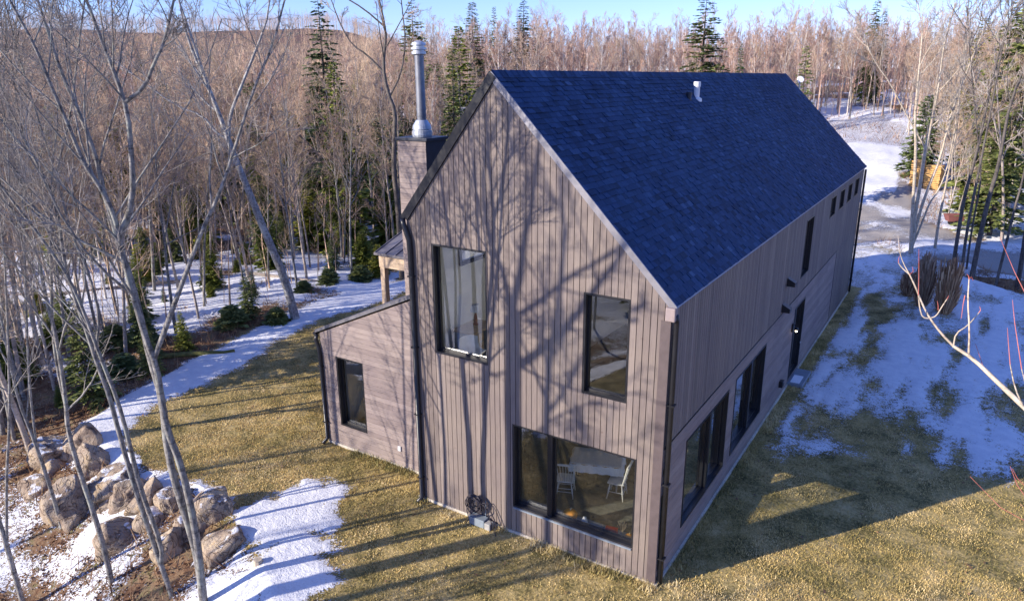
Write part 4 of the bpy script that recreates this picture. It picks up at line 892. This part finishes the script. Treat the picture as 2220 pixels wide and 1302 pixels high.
S = 17.0; q0 = fac([(1190, 1180)], S)[0]; P = [Vector((q0.x, q0.y, -.6)), Vector((q0.x, q0.y, 2.5)), Vector((q0.x, q0.y, 4.5))]+fac([(1190, 1180), (1187, 1000), (1187, 868), (1196, 760), (1215, 650), (1228, 500), (1215, 380)], S); P = smooth_pts(P, 1)
st2 = [(P, list(np.linspace(.12, .03, len(P))))]; P = smooth_pts(fac([(1187, 900), (1225, 850), (1270, 760), (1330, 700), (1390, 660)], S), 1); st2.append((P, list(np.linspace(.05, .015, len(P)))))
P = smooth_pts(fac([(1187, 868), (1160, 800), (1130, 730), (1090, 640)], S), 1); st2.append((P, list(np.linspace(.05, .015, len(P)))))
a, b, c, d = branches(rt, st2, 7, 5, 4, 0, first=.55, rmin=.008, L1=.22)
tree_thing('bare_tree', st2+a, b+c, (B_GREY, T_GREY), label='slim bare tree out in front whose shadow crosses the wide lower window', cat='tree')
# ---- library of wood trees
BV = [bare_variant(100+i, 14, .13, n=(14, 7, 6, 0), ang=.7+.1*(i % 3), up=.08, first=.30+.04*(i % 4), L1=.27+.02*(i % 3), lean=.07, forks=i % 3, rmin=.008) for i in range(8)]
BW = [bare_variant(200+i, 15, .11, n=(20, 7, 6, 0), ang=.5, up=.16, first=.32, L1=.20, lean=.08, forks=i % 2, rmin=.010) for i in range(4)]
mesh_b = [mesh2('bare_tree', a, b, [B_WOOD, T_WOOD]) for a, b in BV]; mesh_w = [mesh2('birch', a, b, [B_BIRCH, T_BIRCH]) for a, b in BW]
def split_meshes(v, mats):
    V, F = tubes(v[0], 6); a = fastmesh('trunk', V, F, [mats[0]], smooth=True); V, F = tubes(v[1], 3); return a, fastmesh('crown', V, F, [mats[1]], smooth=True)
split_b = [split_meshes(v, (B_GREY if i % 2 else B_WOOD, T_WOOD)) for i, v in enumerate(BV)]
def conifer_arrays(seed, H, Lmax, dens=1.0, droop=.35, gaps=.12, pw=.7, lowest=.06):
    r = np.random.default_rng(seed); V = []; rn = []
    z = lowest*H; br = []
    while z < H*.985:
        f = (z-lowest*H)/(H*(1-lowest)); nb = int(r.integers(5, 8)); a0 = r.uniform(0, 6.28)
        for k in range(nb):
            if r.random() < gaps: continue
            L = Lmax*((1-f)**pw)*r.uniform(.55, 1.15)+.12; br.append((z+r.uniform(-.1, .1), a0+k*6.283/nb+r.uniform(-.3, .3), L, r.uniform(.6, 1.3)*droop*(1-.6*f), f))
        z += H*.016*r.uniform(.7, 1.3)
    for (z0, a, L, dr, f) in br:
        n = max(7, int(L*17*dens)); s = np.sort(r.uniform(.12, 1, n)); ca, sa = math.cos(a), math.sin(a)
        X = ca*L*s; Y = sa*L*s; Z = z0+.25*L*s*(1 if f > .5 else .3)-dr*L*s**1.6*1.1
        side = r.choice([-1, 1], n); ang = a+side*r.uniform(.3, 1.1, n); ln = (.20+.30*L*(1-s*.55))*r.uniform(.6, 1.2, n)*.85; dz = r.uniform(-.35, .12, n)*ln
        wv = ln*r.uniform(.18, .34, n); tip = np.stack([X+np.cos(ang)*ln, Y+np.sin(ang)*ln, Z+dz], 1); p = np.stack([X, Y, Z], 1)
        ro = r.uniform(-.8, .8, n); perp = np.stack([-np.sin(ang)*np.cos(ro), np.cos(ang)*np.cos(ro), np.sin(ro)], 1)*wv[:, None]; mid = p*.5+tip*.5
        quad = np.stack([p, mid+perp, tip, mid-perp], 1); V.append(quad.reshape(-1, 3)); rn.append(np.clip(r.normal(.45, .22, n)+(s-.5)*.35, 0, 1))
    V = np.concatenate(V); rn = np.concatenate(rn); F = np.arange(len(V)).reshape(-1, 4); return V, F, rn
def conifer_mesh(name, seed, H, Lmax, leaf, bark=B_DARK, **k):
    V, F, rn = conifer_arrays(seed, H, Lmax, **k); P = [(Vector((0, 0, -.3)), Vector((.03, 0, H*.5)), Vector((0, 0, H*.98)))]
    tr = [([Vector((0, 0, -.3)), Vector((.03, .02, H*.4)), Vector((0, 0, H*.98))], [H*.013+.02, H*.008+.01, .01])]; Vt, Ft = tubes(tr, 6)
    return fastmesh(name, np.concatenate([Vt, V]), np.concatenate([Ft, F+len(Vt)]), [bark, leaf], rnd=np.concatenate([np.full(len(Ft), .5), rn]), midx=[0]*len(Ft)+[1]*len(F)), (Vt, Ft, V, F, rn)
con = {}
for nm, (H, L, leaf, kw) in dict(spruceA=(16, 2.3, L_SPR, dict(dens=1.1, droop=.55)), spruceB=(14, 1.7, L_GRN, dict(dens=1.1, droop=.45)), spruceC=(15, 2.8, L_GRN, dict(droop=.3, gaps=.42)),
                                 yellow=(11, 2.0, L_YEL, dict(dens=1.2, droop=.3, gaps=.2)), young=(6, 1.5, L_YEL, dict(dens=1.3, droop=.2)), youngG=(5.5, 1.3, L_GRN, dict(dens=1.3, droop=.25, gaps=.3)), sap=(1.6, .62, L_GRN, dict(dens=2.2, droop=.1, lowest=.03, gaps=.35))).items():
    con[nm] = (H, *conifer_mesh('conifer', hash(nm) % 97 if False else sum(map(ord, nm)), H, L, leaf, **kw), leaf)
def put_conifer(nm, x, y, H, label, group=None, parts=False, name='conifer', wide=1.0):
    H0, me, arr, leaf = con[nm]; s = H/H0; rz = random.Random(int(x*31+y*17)).uniform(0, 6.28)
    if parts:
        key = nm+'_p'
        if key not in con:
            Vt, Ft, V, F, rn = arr; con[key] = (fastmesh('trunk', Vt, Ft, [B_DARK], smooth=True), fastmesh('crown', V, F, [leaf], rnd=rn))
        o = empty(name, (x, y, hz(x, y)), rz, label=label, cat='tree', group=group); link('trunk', con[key][0], o); link('crown', con[key][1], o)
    else:
        o = link(name, me); o.location = (x, y, hz(x, y)); o.rotation_euler = (0, 0, rz); tag(o, label, 'tree', group)
    o.scale = (s*wide, s*wide, s); return o
def con_at(nm, px, ytop, r, label, group=None, parts=False, wide=1.0, name='conifer'):
    x, y = polar(px, r); top = CAM[2]+(172-ytop)/1621.0*r; H = top-hz(x, y); return put_conifer(nm, x, y, max(1.0, H), label, group, parts, wide=wide, name=name)
con_at('spruceA', 706, 2, 56, 'tall shaggy dark spruce standing highest left of the flue pipe', parts=True, wide=1.15, name='spruce_tree')
con_at('yellow', 727, 130, 44, 'yellow-green conifer directly below the tall shaggy spruce', parts=True, wide=.8)
con_at('spruceC', 903, 0, 92, 'broad evergreen at the skyline right behind the flue pipe', wide=1.0)
con_at('spruceB', 1030, 12, 100, 'skyline spruce above the left part of the ridge, blue-green tip', wide=1.4)
con_at('spruceB', 1076, 22, 108, 'short skyline spruce behind the roof peak', wide=.8)
con_at('spruceA', 1139, 8, 104, 'dark skyline spruce right of the roof peak', wide=1.3)
con_at('spruceC', 1524, 2, 92, 'ragged yellow-green spruce behind the roof vent', wide=1.35)
con_at('spruceA', 1606, 100, 84, 'short narrow spruce rising behind the ridge right of the vent', wide=.7)
con_at('spruceB', 1746, 106, 58, 'small spruce beside the satellite dish', wide=.9)
con_at('spruceA', 1885, 14, 112, 'black-green pointed spruce at the back of the snowy clearing', wide=.8)
con_at('spruceB', 1904, 50, 114, 'second spruce touching the pointed one at the clearing')
con_at('spruceC', 2235, -70, 62, 'huge dark spruce filling the upper corner beside the dark trunks', parts=True, wide=1.0, name='spruce_tree')
con_at('spruceC', 2165, 150, 82, 'mid-height evergreen behind the dark trunk row', wide=1.1)
con_at('young', 2150, 345, 62, 'low bright yellow-green pine behind the thickest dark trunk', parts=True, wide=1.5)
con_at('youngG', 2200, 410, 60, 'low dark bushy fir between the dark trunks', parts=True, wide=1.7)
con_at('yellow', 2195, 20, 74, 'tall yellow-green evergreen at the frame edge beyond the dark trunks', wide=1.2)
con_at('yellow', 2120, 70, 92, 'sunlit olive evergreen between the bare crowns at far right', wide=1.2)
con_at('spruceC', 2215, 200, 55, 'ragged evergreen with spreading boughs behind the frame-edge trunk', wide=1.3)
con_at('youngG', 2026, 205, 72, 'small fir behind the spreading maple', wide=1.0)
con_at('spruceB', 985, 100, 50, 'yellowish evergreen behind the left roof slope', wide=.9)
con_at('yellow', 1000, 60, 64, 'green-gold conifer beside the roof peak')
con_at('young', 543, 440, 40, 'bright green young pine in the middle of the left wood', parts=True)
con_at('yellow', 395, 300, 50, 'dark green conifer in the left wood behind the twin trunks', parts=True)
con_at('spruceB', 620, 215, 66, 'dark spruce left of the leaning dark trunk', parts=True)
con_at('spruceA', 345, 140, 78, 'dark spruce tip in the upper left wood')

rf = random.Random(2024)
phi0, phi1 = px_to_phi(-190), px_to_phi(2420)
def okpos(x, y, r, m=1.3, clear=True):
    X, Y = np.array([x]), np.array([y])
    if sdf(X, Y, LAWN)[0] < m or sdf(X, Y, GRAVEL)[0] < 1.5: return False
    if clear and sdf(X, Y, CLEAR)[0] < 1.5: return False
    if -8 < x < 8 and -2 < y < 27: return False
    return True
placed = []
def far_enough(x, y, d):
    for a, b in placed:
        if (a-x)**2+(b-y)**2 < d*d: return False
    placed.append((x, y)); return True
def scatter(n, r0, r1, p0, p1, d, m=1.3, tries=40):
    out = []
    for _ in range(n*tries):
        if len(out) >= n: break
        ph = rf.uniform(p0, p1); r = math.sqrt(rf.uniform(r0*r0, r1*r1)); x, y = CAM[0]+r*math.sin(ph), CAM[1]+r*math.cos(ph)
        if okpos(x, y, r, m) and not (-11 < x < 1 and -9 < y < -1) and far_enough(x, y, d): out.append((x, y, r, ph))
    return out
P = P_ = px_to_phi
def put_bare(x, y, H, label, group, parts):
    k = rf.randrange(8); s = H/14; z = hz(x, y); rz = rf.uniform(0, 6.28)
    if parts:
        o = empty('bare_tree', (x, y, z), rz, label=label, cat='tree', group=group); link('trunk', split_b[k][0], o); link('crown', split_b[k][1], o)
    else:
        o = link('bare_tree', mesh_b[k]); o.location = (x, y, z); o.rotation_euler = (0, 0, rz); tag(o, label, 'tree', group)
    w = rf.uniform(.75, 1.0); o.scale = (s*w, s*w, s); o.rotation_euler = (rf.uniform(-.05, .05), rf.uniform(-.05, .05), rz)
# saplings by the snow path
for px, py, H, lb in ((600, 700, 1.5, 'knee-high fir seedling on the snow beside the forked tree'), (505, 712, 1.9, 'small bushy fir where the path bends behind the near trunks'), (782, 610, 1.8, 'low fir on the snow left of the porch post'), (715, 622, 1.6, 'low spreading fir at the wood edge left of the porch'),
                      (250, 745, 1.9, 'small green fir in the snow left of the twin trunks'), (270, 800, 1.7, 'stunted fir among the near grey trunks above the snow path'), (660, 640, 1.3, 'tiny fir between brush and path by the forked tree'), (330, 775, 1.2, 'seedling fir at the left bend of the snow path')):
    x, y, _ = at(px, py); put_conifer('sap', x, y, H*.45, lb, None, False, wide=1.7)
near = scatter(40, 21, 44, P(-150), P(860), 1.7, 1.0)
for x, y, r, ph in near: put_bare(x, y, rf.uniform(6.5, 10.5), 'slender bare tree in the near belt of the left wood along the snow path', 'slender trees along the snow path', True)
mid = scatter(110, 44, 82, P(-150), P(1010), 2.0)
for x, y, r, ph in mid: put_bare(x, y, rf.uniform(8, 12.5), 'bare grey-brown tree in the thick of the wood left of the house', 'bare trees in the left wood', False)
rgt = scatter(62, 40, 100, P(1830), P(2400), 2.2)+scatter(30, 88, 118, P(1740), P(2060), 1.8)
for x, y, r, ph in rgt: put_bare(x, y, rf.uniform(7, 12.5), 'bare tree in the wood around the clearing behind the gravel drive', 'bare trees around the clearing', False)
bk = scatter(80, 84, 124, P(700), P(2350), 2.2)
for x, y, r, ph in bk: put_bare(x, y, rf.uniform(7, 13), 'bare tree in the far belt of wood behind the roof ridge', 'bare trees behind the ridge', False)
birch = scatter(95, 88, 124, P(980), P(2050), 1.9)
for x, y, r, ph in birch:
    o = link('birch_tree', mesh_w[rf.randrange(4)]); o.location = (x, y, hz(x, y)-.2); s = rf.uniform(.5, .86); o.scale = (s*1.05, s*1.05, s); o.rotation_euler = (rf.uniform(-.06, .06), rf.uniform(-.06, .06), rf.uniform(0, 6.28))
    tag(o, 'white-stemmed birch with reddish twigs in the belt behind the ridge', 'tree', 'birches behind the ridge')
for x, y, r, ph in scatter(42, 26, 84, P(-150), P(960), 2.0):
    o = link('birch_tree', mesh_w[rf.randrange(4)]); o.location = (x, y, hz(x, y)-.2); s = rf.uniform(.55, .8); o.scale = (s*.9, s*.9, s); o.rotation_euler = (rf.uniform(-.08, .08), rf.uniform(-.08, .08), rf.uniform(0, 6.28))
    tag(o, 'thin white-stemmed birch among the brown trees of the left wood', 'tree', 'birches in the left wood')
cn = scatter(120, 22, 95, P(-120), P(960), 2.2, .8)
for x, y, r, ph in cn:
    k = rf.choice(['young', 'youngG', 'spruceC', 'yellow', 'spruceC']); H = rf.uniform(1.5, 5.5) if r < 50 else rf.uniform(4, 10)
    put_conifer(k, x, y, H, 'small evergreen growing under the bare trees of the left wood', 'evergreens under the left wood', r < 40, wide=1.1)
for n_, r0, r1, pa, pb, h0, h1 in ((34, 20, 46, -150, 520, .7, 2.3), (48, 42, 76, 100, 860, 2, 6), (7, 30, 46, 560, 860, 1.0, 2.2)):
    for x, y, r, ph in scatter(n_, r0, r1, P_(pa), P_(pb), 1.4, .8):
        put_conifer(rf.choice(['young', 'youngG', 'yellow', 'spruceC']), x, y, rf.uniform(h0, h1), 'ragged yellow-green evergreen filling in under the left wood', 'low evergreens of the left wood', r < 36, wide=1.3)
for px, py, H in ((20, 1000, 11), (62, 905, 10), (108, 862, 11), (-40, 1100, 12), (165, 850, 9), (30, 820, 10), (-60, 960, 12), (205, 800, 9), (90, 780, 10), (300, 760, 9), (0, 930, 9), (45, 1010, 8), (130, 905, 9), (-30, 850, 11), (70, 840, 9), (150, 780, 8), (245, 820, 7), (10, 760, 10), (180, 760, 9)):
    x, y, _ = at(px, py, -1.4); put_bare(x, y, H, 'slender grey tree crowding the left edge beside the boulders and brush', 'near grey trees by the left edge', True)
cr = scatter(8, 62, 110, P(1850), P(2400), 2.4)
for x, y, r, ph in cr:
    k = rf.choice(['yellow', 'spruceC']); put_conifer(k, x, y, rf.uniform(5, 11), 'evergreen in the wood on the far side of the drive', 'evergreens beyond the drive', False)
# trees round the back of the viewpoint, seen only in the window glass and by their shadows
outs = [(-.2, -9.8, 'bare'), (-3.9, -17.5, 'bare'), (-6.5, -15, 'bare'), (.8, -16, 'bare'), (-2.2, -22, 'con'), (2.6, -21, 'con'), (-9, -20, 'con'), (-12, -17.5, 'bare'), (-15, -7.0, 'bare'), (-19, -8, 'con'), (-21.5, -4.5, 'con'), (-24, -12, 'con'), (5.5, -24, 'bare'), (9, -27, 'con'), (-6, -27, 'con'), (-17, -18, 'bare'), (16, -24, 'con')]
for i, (x, y, k) in enumerate(outs):
    if k == 'bare' and i: put_bare(x, y, rf.uniform(10, 13), 'bare tree of the front wood mirrored in the gable windows', 'trees mirrored in the windows', True)
    elif k == 'con': put_conifer(rf.choice(['spruceA', 'spruceB', 'yellow']), x, y, rf.uniform(7, 11), 'evergreen of the front wood mirrored in the gable windows', 'evergreens mirrored in the windows', True)
# ---- far wood: nobody could count it
def far_arrays(seed, H, nb, wd, th=1.0):
    r = random.Random(seed); pol = [([Vector((0, 0, -.5)), Vector((r.uniform(-.3, .3), r.uniform(-.3, .3), H*.5)), Vector((r.uniform(-.6, .6), r.uniform(-.6, .6), H))], [.13*th, .09*th, .02*th])]
    for k in range(nb):
        t = r.uniform(.3, .97); a = r.uniform(0, 6.28); L = wd*(1.2-t)*r.uniform(.6, 1.2)*1.6; p = Vector((0, 0, H*t)); q = p+Vector((math.cos(a)*L*.6, math.sin(a)*L*.6, L*.9)); m_ = p.lerp(q, .5)+rv(r)*.12*L
        pol.append(([p, m_, q], [.035*th, .028*th, .012*th]))
        for j in range(3):
            s_ = p.lerp(q, r.uniform(.3, .9)); q2 = s_+Vector((r.uniform(-1, 1), r.uniform(-1, 1), r.uniform(.3, 1.3)))*L*.42; pol.append(([s_, s_.lerp(q2, .5), q2], [.022*th, .018*th, .010*th]))
    return tubes(pol, 3)
def far_wood(name, n, r0, r1, p0, p1, mats, label, cat, seeds, H, nb, wd, scl=(.8, 1.15), conif=None, pw=1.0, thin=1.0):
    arrs = [far_arrays(s, H, nb, wd, thin) for s in seeds] if conif is None else [conif]
    g = np.random.default_rng(seeds[0]); Vs, Fs, R2, b = [], [], [], 0; ph = g.uniform(p0, p1, n); r = (g.uniform(r0**pw, r1**pw, n))**(1/pw)
    x = CAM[0]+r*np.sin(ph); y = CAM[1]+r*np.cos(ph); z = height(x, y); ok = (sdf(x, y, CLEAR) > 2) & (sdf(x, y, LAWN) > 1.5) & (sdf(x, y, GRAVEL) > 2) & ~((x > -8) & (x < 8) & (y > -2) & (y < 27))
    for i in np.nonzero(ok)[0]:
        A = arrs[i % len(arrs)]; V, F = A[0], A[1]; c, s = math.cos(i*2.4), math.sin(i*2.4); sc = g.uniform(*scl)
        Vs.append(np.stack([(V[:, 0]*c-V[:, 1]*s)*sc+x[i], (V[:, 0]*s+V[:, 1]*c)*sc+y[i], V[:, 2]*sc+z[i]], 1)); Fs.append(F+b); b += len(V)
        if conif is not None: R2.append(conif[2])
    me = fastmesh(name, np.concatenate(Vs), np.concatenate(Fs), mats, rnd=np.concatenate(R2) if R2 else None)
    return tag(link(name, me), label, cat, kind='stuff')
far_wood('distant_wood', 2300, 78, 390, P(-200), P(860), [T_WOOD], 'leafless brown wood covering the hillside at the left', 'wood', [1, 2, 3, 4], 12, 14, 2.8, scl=(.6, 1.05), pw=1.5)
far_wood('birch_wood', 1300, 98, 190, P(820), P(2500), [T_BIRCH], 'reddish leafless wood closing the view behind the ridge', 'wood', [11, 12, 13], 13, 18, 2.4, scl=(.28, .9))
far_wood('ridge_wood', 2600, 600, 850, P(-250), P(900), [T_WOOD], 'far leafless wood along the distant ridge', 'wood', [21, 22], 17, 5, 4.5)
va = conifer_arrays(5, 12, 2.2, dens=.35); far_wood('distant_evergreens', 200, 85, 330, P(-200), P(760), [L_SPR], 'dark evergreens scattered through the far wooded hillside', 'evergreens', [31], 12, 1, 1, (.3, .8), conif=va)
far_wood('thicket', 560, 30, 95, P(-200), P(1000), [T_WOOD], 'dense leafless saplings and thin brush under the left wood', 'thicket', [41, 42, 43], 4.2, 9, 1.1, scl=(.45, 1.15), pw=1.8, thin=.32)
far_wood('thicket', 300, 42, 120, P(1780), P(2450), [T_WOOD], 'thin leafless brush round the clearing behind the drive', 'thicket', [44, 45], 4.2, 9, 1.1, scl=(.45, 1.1), pw=1.8, thin=.32)
k = 9000; q = rng.uniform(0, 1, k); side = rng.uniform(0, 1, k); x = np.where(side < .4, rng.uniform(0, 6.3, k), np.where(side < .6, rng.uniform(-4.2, 0, k), 6.28+q**2*.3)); y = np.where(side < .4, -.06-q**2*.3, np.where(side < .6, .80-q**2*.3, rng.uniform(0, 20, k)))
ok = fbm(x, y, .7, 3, 61) > .45
scatter_blades('wall_grass', x[ok], y[ok], 0, .13, .009, L_GRASS, 'longer ragged grass along the foot of the house walls', 'grass', lawnz, .8)
# ---- brush and litter on the forest floor
n = 95000; ph = rng.uniform(P(-200), P(2400), n); r = np.sqrt(rng.uniform(12**2, 72**2, n)); x = CAM[0]+r*np.sin(ph); y = CAM[1]+r*np.cos(ph)
g_, gr_, s_, f_, o_ = fields(x, y); cl_ = fbm(x, y, 3.5, 3, 44); ok = (o_ > .15) & (gr_ < .3) & (s_ < .62) & (cl_ > rng.uniform(.28, .60, n)) & ~((x > -7) & (x < 8) & (y > -1) & (y < 27))
scatter_blades('undergrowth', x[ok], y[ok], 0, .42, .013, L_LITTER, 'rusty dry brush and stalks over the forest floor', 'undergrowth', height, 1.1)
n = 30000; x = rng.uniform(-16, 2, n); y = rng.uniform(-13, 4, n); g_, gr_, s_, f_, o_ = fields(x, y); ok = (o_ > .05) & (s_ < .55)
scatter_blades('leaf_litter', x[ok], y[ok], 0, .06, .03, L_LITTER, 'brown fallen leaves between the boulders and near trunks', 'leaves', height, 1.6)
n = 5200; ph = rng.uniform(P(1740), P(2420), n); r = rng.uniform(58, 118, n); x = CAM[0]+r*np.sin(ph); y = CAM[1]+r*np.cos(ph); ok = (fbm(x, y, 4, 3, 12) > .42) & (sdf(x, y, GRAVEL) > 1) & ~((r < 86) & (ph < P(1990)))
scatter_blades('clearing_brush', x[ok], y[ok], 0, .75, .03, L_LITTER, 'dry stalks and brush sticking out of the snowy clearing', 'undergrowth', height, 1.2)
n = 2600; x = rng.uniform(-14, 16, n); y = rng.uniform(-8, 14, n); g_, gr_, s_, f_, o_ = fields(x, y); ok = (o_ < 0) & ~((x > -4.3) & (x < 6.4) & (y > -.1)) & (fbm(x, y, 2.2, 3, 71) > .48)
scatter_blades('fallen_leaves', x[ok], y[ok], 0, .03, .035, L_LITTER, 'brown dead leaves scattered on the lawn', 'leaves', lambda a, b: lawnz(a, b)+.03, 2.5)
for px, py, L, rad, rz, bz, lb in ((425, 764, 2.8, .16, .75, .1, 'mossy yellow-green log lying beside the snow path'), (620, 610, 5, .12, .2, .0, 'long thin fallen trunk across the forest snow'), (250, 640, 6, .15, 1.0, -.2, 'fallen grey trunk deep in the left wood'), (720, 560, 4, .11, 2.6, 0, 'short fallen trunk in the brush left of the porch roof')):
    x, y, _ = at(px, py, bz); rad *= .75; m = MB(); rl = random.Random(px); m.tube([(-L/2+L*i/7, rl.uniform(-.06, .06), rl.uniform(-.02, .03)+rad*.6) for i in range(8)], [rad*(1-.05*i) for i in range(8)], 9)
    o = m.build('fallen_log', simple('moss', (.15, .15, .05), .95, 0, .35, 6) if px == 425 else B_WOOD, None, smooth=True, label=lb, cat='log'); o.location = (x, y, hz(x, y)); o.rotation_euler = (0, 0, rz)
# ---- ornamental grasses
for (px, py, H, w, lb) in ((1998, 662, 2.1, .38, 'tall rust-brown ornamental grass clump, left of the pair on shaded snow'), (2046, 678, 2.2, .44, 'tall dark ornamental grass clump, right of the pair on shaded snow'), (1968, 640, 1.0, .35, 'short green-brown grass clump beside the taller pair')):
    x, y, _ = at(px, py); k = 1000; a = rng.uniform(0, 6.28, k); rr_ = np.sqrt(rng.uniform(0, 1, k))*w*.55; lean = rng.uniform(0, 1, k)*w*.75; h = H*rng.beta(2.2, 2.0, k)*1.25*(1-.3*(lean/w)**2)
    X = rr_*np.cos(a); Y = rr_*np.sin(a); V = np.zeros((k, 4, 3)); wv = rng.uniform(.006, .014, k); b2 = rng.uniform(0, 6.28, k)
    V[:, 0] = np.stack([X-np.cos(b2)*wv, Y-np.sin(b2)*wv, np.zeros(k)], 1); V[:, 1] = np.stack([X+np.cos(b2)*wv, Y+np.sin(b2)*wv, np.zeros(k)], 1)
    tx, ty = X+lean*np.cos(a), Y+lean*np.sin(a); V[:, 2] = np.stack([tx+np.cos(b2)*wv*2, ty+np.sin(b2)*wv*2, h], 1); V[:, 3] = np.stack([tx-np.cos(b2)*wv*2, ty-np.sin(b2)*wv*2, h], 1)
    me = fastmesh('ornamental_grass', V.reshape(-1, 3), np.arange(4*k).reshape(-1, 4), [L_REED], rnd=np.clip(rng.normal(.45, .25, k), 0, 1)); o = link('ornamental_grass', me); o.location = (x, y, 0); tag(o, lb, 'grass clump', 'ornamental grasses by the drive')
# ---- boulders
def boulder(px, py, z, sx, sy, sz, seed, label, up=.32, name='boulder'):
    r = np.random.default_rng(seed); import bmesh
    bm = bmesh.new(); bmesh.ops.create_icosphere(bm, subdivisions=5, radius=1); me = bpy.data.meshes.new('boulder'); bm.to_mesh(me); bm.free()
    v = np.empty(len(me.vertices)*3); me.vertices.foreach_get('co', v); v = v.reshape(-1, 3); nn = r.normal(size=(13, 3)); nn /= np.linalg.norm(nn, axis=1, keepdims=True); dd = r.uniform(.55, .92, 13)
    pr = v@nn.T; q = np.where(pr > .05, dd/np.maximum(pr, .05), 9); k = 60; rad = -np.log(np.exp(-k*q).sum(1)+np.exp(-k*1.05))/k
    rad = rad+(fbm(v[:, 0]*2+5, v[:, 1]*2+v[:, 2]*3, .9, 5, seed)-.5)*.24
    v = v*rad[:, None]*np.array([sx, sy, sz])*.64; me.vertices.foreach_set('co', v.ravel()); me.materials.append(M_ROCK); me.polygons.foreach_set('use_smooth', [True]*len(me.polygons)); me.update()
    o = link(name, me); p = at(px, py, z); o.location = (p[0], p[1], z-.08); o.rotation_euler = (r.uniform(-.2, .2), r.uniform(-.2, .2), r.uniform(0, 6.28)); return tag(o, label, 'boulder', 'boulders along the lawn edge')
for i, b in enumerate([(118, 985, -.3, 1.3, 1.0, 1.2, 'grey shaded boulder at the upper end of the row'), (178, 968, -.1, 1.0, 1.0, 1.1, 'upright grey boulder against the blue-white snow path'), (212, 1005, -.25, 1.0, 1.1, 1.2, 'tan boulder with one shadowed face below the path'),
                       (238, 1052, -.35, 1.5, 1.15, 1.0, 'broad snow-backed boulder overhanging a dark gap'), (160, 1120, -.9, 1.15, 1.3, 1.9, 'tallest pale pinkish boulder with long diagonal streaks'), (80, 1062, -.8, .9, .9, .7, 'low dark boulder among snow left of the streaked one'),
                       (285, 1085, -.35, 1.0, .9, 1.1, 'narrow tan boulder beside the overhanging one'), (325, 1085, -.25, .9, 1.0, 1.1, 'golden boulder at the edge of the sunlit snow'), (378, 1098, -.25, .8, .8, 1.0, 'golden boulder behind the twin grey trunks'), (278, 1168, -.75, 1.35, 1.2, 1.15, 'large round tan boulder at the foot of the row'),
                       (372, 1200, -.6, 1.0, 1.0, 1.2, 'rough brown boulder between the two near trees'), (470, 1118, -.15, 1.05, .95, 1.15, 'striped boulder crossed by thin shadows, right end of the row'), (488, 1185, -.3, 1.35, 1.15, .9, 'big flat-topped tan boulder with a dark hollow beneath'),
                       (437, 1090, 0, .45, .45, .45, 'small round golden stone on top of the row'), (205, 1175, -1.1, .8, .8, .6, 'half-buried grey rock below the streaked boulder'), (500, 1262, -.75, .6, .5, .4, 'small brown rock below the dark hollow'), (235, 1105, -.7, .8, .7, .8, 'wedge rock between the round and streaked boulders'), (420, 1150, -.35, .9, .8, .9, 'brown boulder wedged under the striped one'), (330, 1140, -.55, .8, .9, .8, 'tan rock filling the gap above the round boulder'), (205, 1095, -.75, .7, .8, .9, 'dark rock in the gap behind the streaked boulder'), (440, 1235, -.7, .9, .7, .7, 'mossy low rock at the foot of the near twin trunks'), (120, 1020, -.6, .9, .9, 1.0, 'shaded brown boulder under the grey upper ones')]): boulder(*b[:6], 40+i, b[6])
def boulder_snow(px, py, z, w, d):
    m = MB(); n = 14; vs = [(0, 0, .06)]; 
    for ring, (rr2, zz) in enumerate(((.5, .05), (1, -.03))):
        for k in range(n): a = 2*PI*k/n; q = rr2*(1+.18*math.sin(3*a+px)); vs.append((w*q*math.cos(a), d*q*math.sin(a), zz))
    fs = [(0, 1+k, 1+(k+1) % n) for k in range(n)]+[(1+k, 1+n+k, 1+n+(k+1) % n, 1+(k+1) % n) for k in range(n)]; m.add(vs, fs)
    return m
# weathered stump
p = at(560, 1262, -.5); m = MB(); m.tube([(0, 0, -.3), (.02, .02, .1), (.05, .03, .45), (.06, .02, .62)], [.19, .15, .13, .09], 9); o = m.build('tree_stump', B_PALE, None, label='pale weathered stump at the bottom beside the sunlit snow', cat='stump'); o.location = tuple(p)
# fresh lumber crate and the red cart in the wood
x, y = polar(2048, 68); z = hz(x, y); lc = empty('lumber_pile', (x, y, z), R_(-12), label='two high bundles of fresh orange planks piled beyond the gravel drive', cat='lumber pile')
for x0_, x1_, nb_ in ((-1.5, -.35, 15), (-.05, 1.45, 13)):
    for k in range(nb_): m = MB(); j_ = rf.uniform(-.04, .04); m.box((x0_+j_, -.6, .12+k*.17), (x1_+j_, .6, .12+k*.17+.13)); m.build('plank_layer', M_LUMB, lc)
    for sx in (x0_+.2, x1_-.2): m = MB(); m.box((sx-.05, -.55, 0), (sx+.05, .55, .115)); m.build('bearer', M_LUMB, lc)
lc.scale = (.75, .75, .85)
x, y = polar(2128, 57); z = hz(x, y); rc_ = empty('garden_cart', (x, y, z), R_(25), label='small faded red cart parked among the dark trunks', cat='cart')
m = MB(); m.add([(-.45, -.3, .35), (.45, -.3, .35), (.45, .3, .35), (-.45, .3, .35), (-.6, -.42, .8), (.6, -.42, .8), (.6, .42, .8), (-.6, .42, .8)], [(0, 3, 2, 1), (0, 1, 5, 4), (1, 2, 6, 5), (2, 3, 7, 6), (3, 0, 4, 7)]); m.build('tray', M_REDM, rc_)
for s_y in (-.4, .4):
    m = MB(); m.tube([(0, s_y-.04, .22), (0, s_y+.04, .22)], .22, 16); m.build('wheel', M_BLACK, rc_)
m = MB(); m.tube([(.45, 0, .4), (1.0, 0, .7), (1.0, .2, .72)], .02, 6); m.build('handle', M_BLACK, rc_)
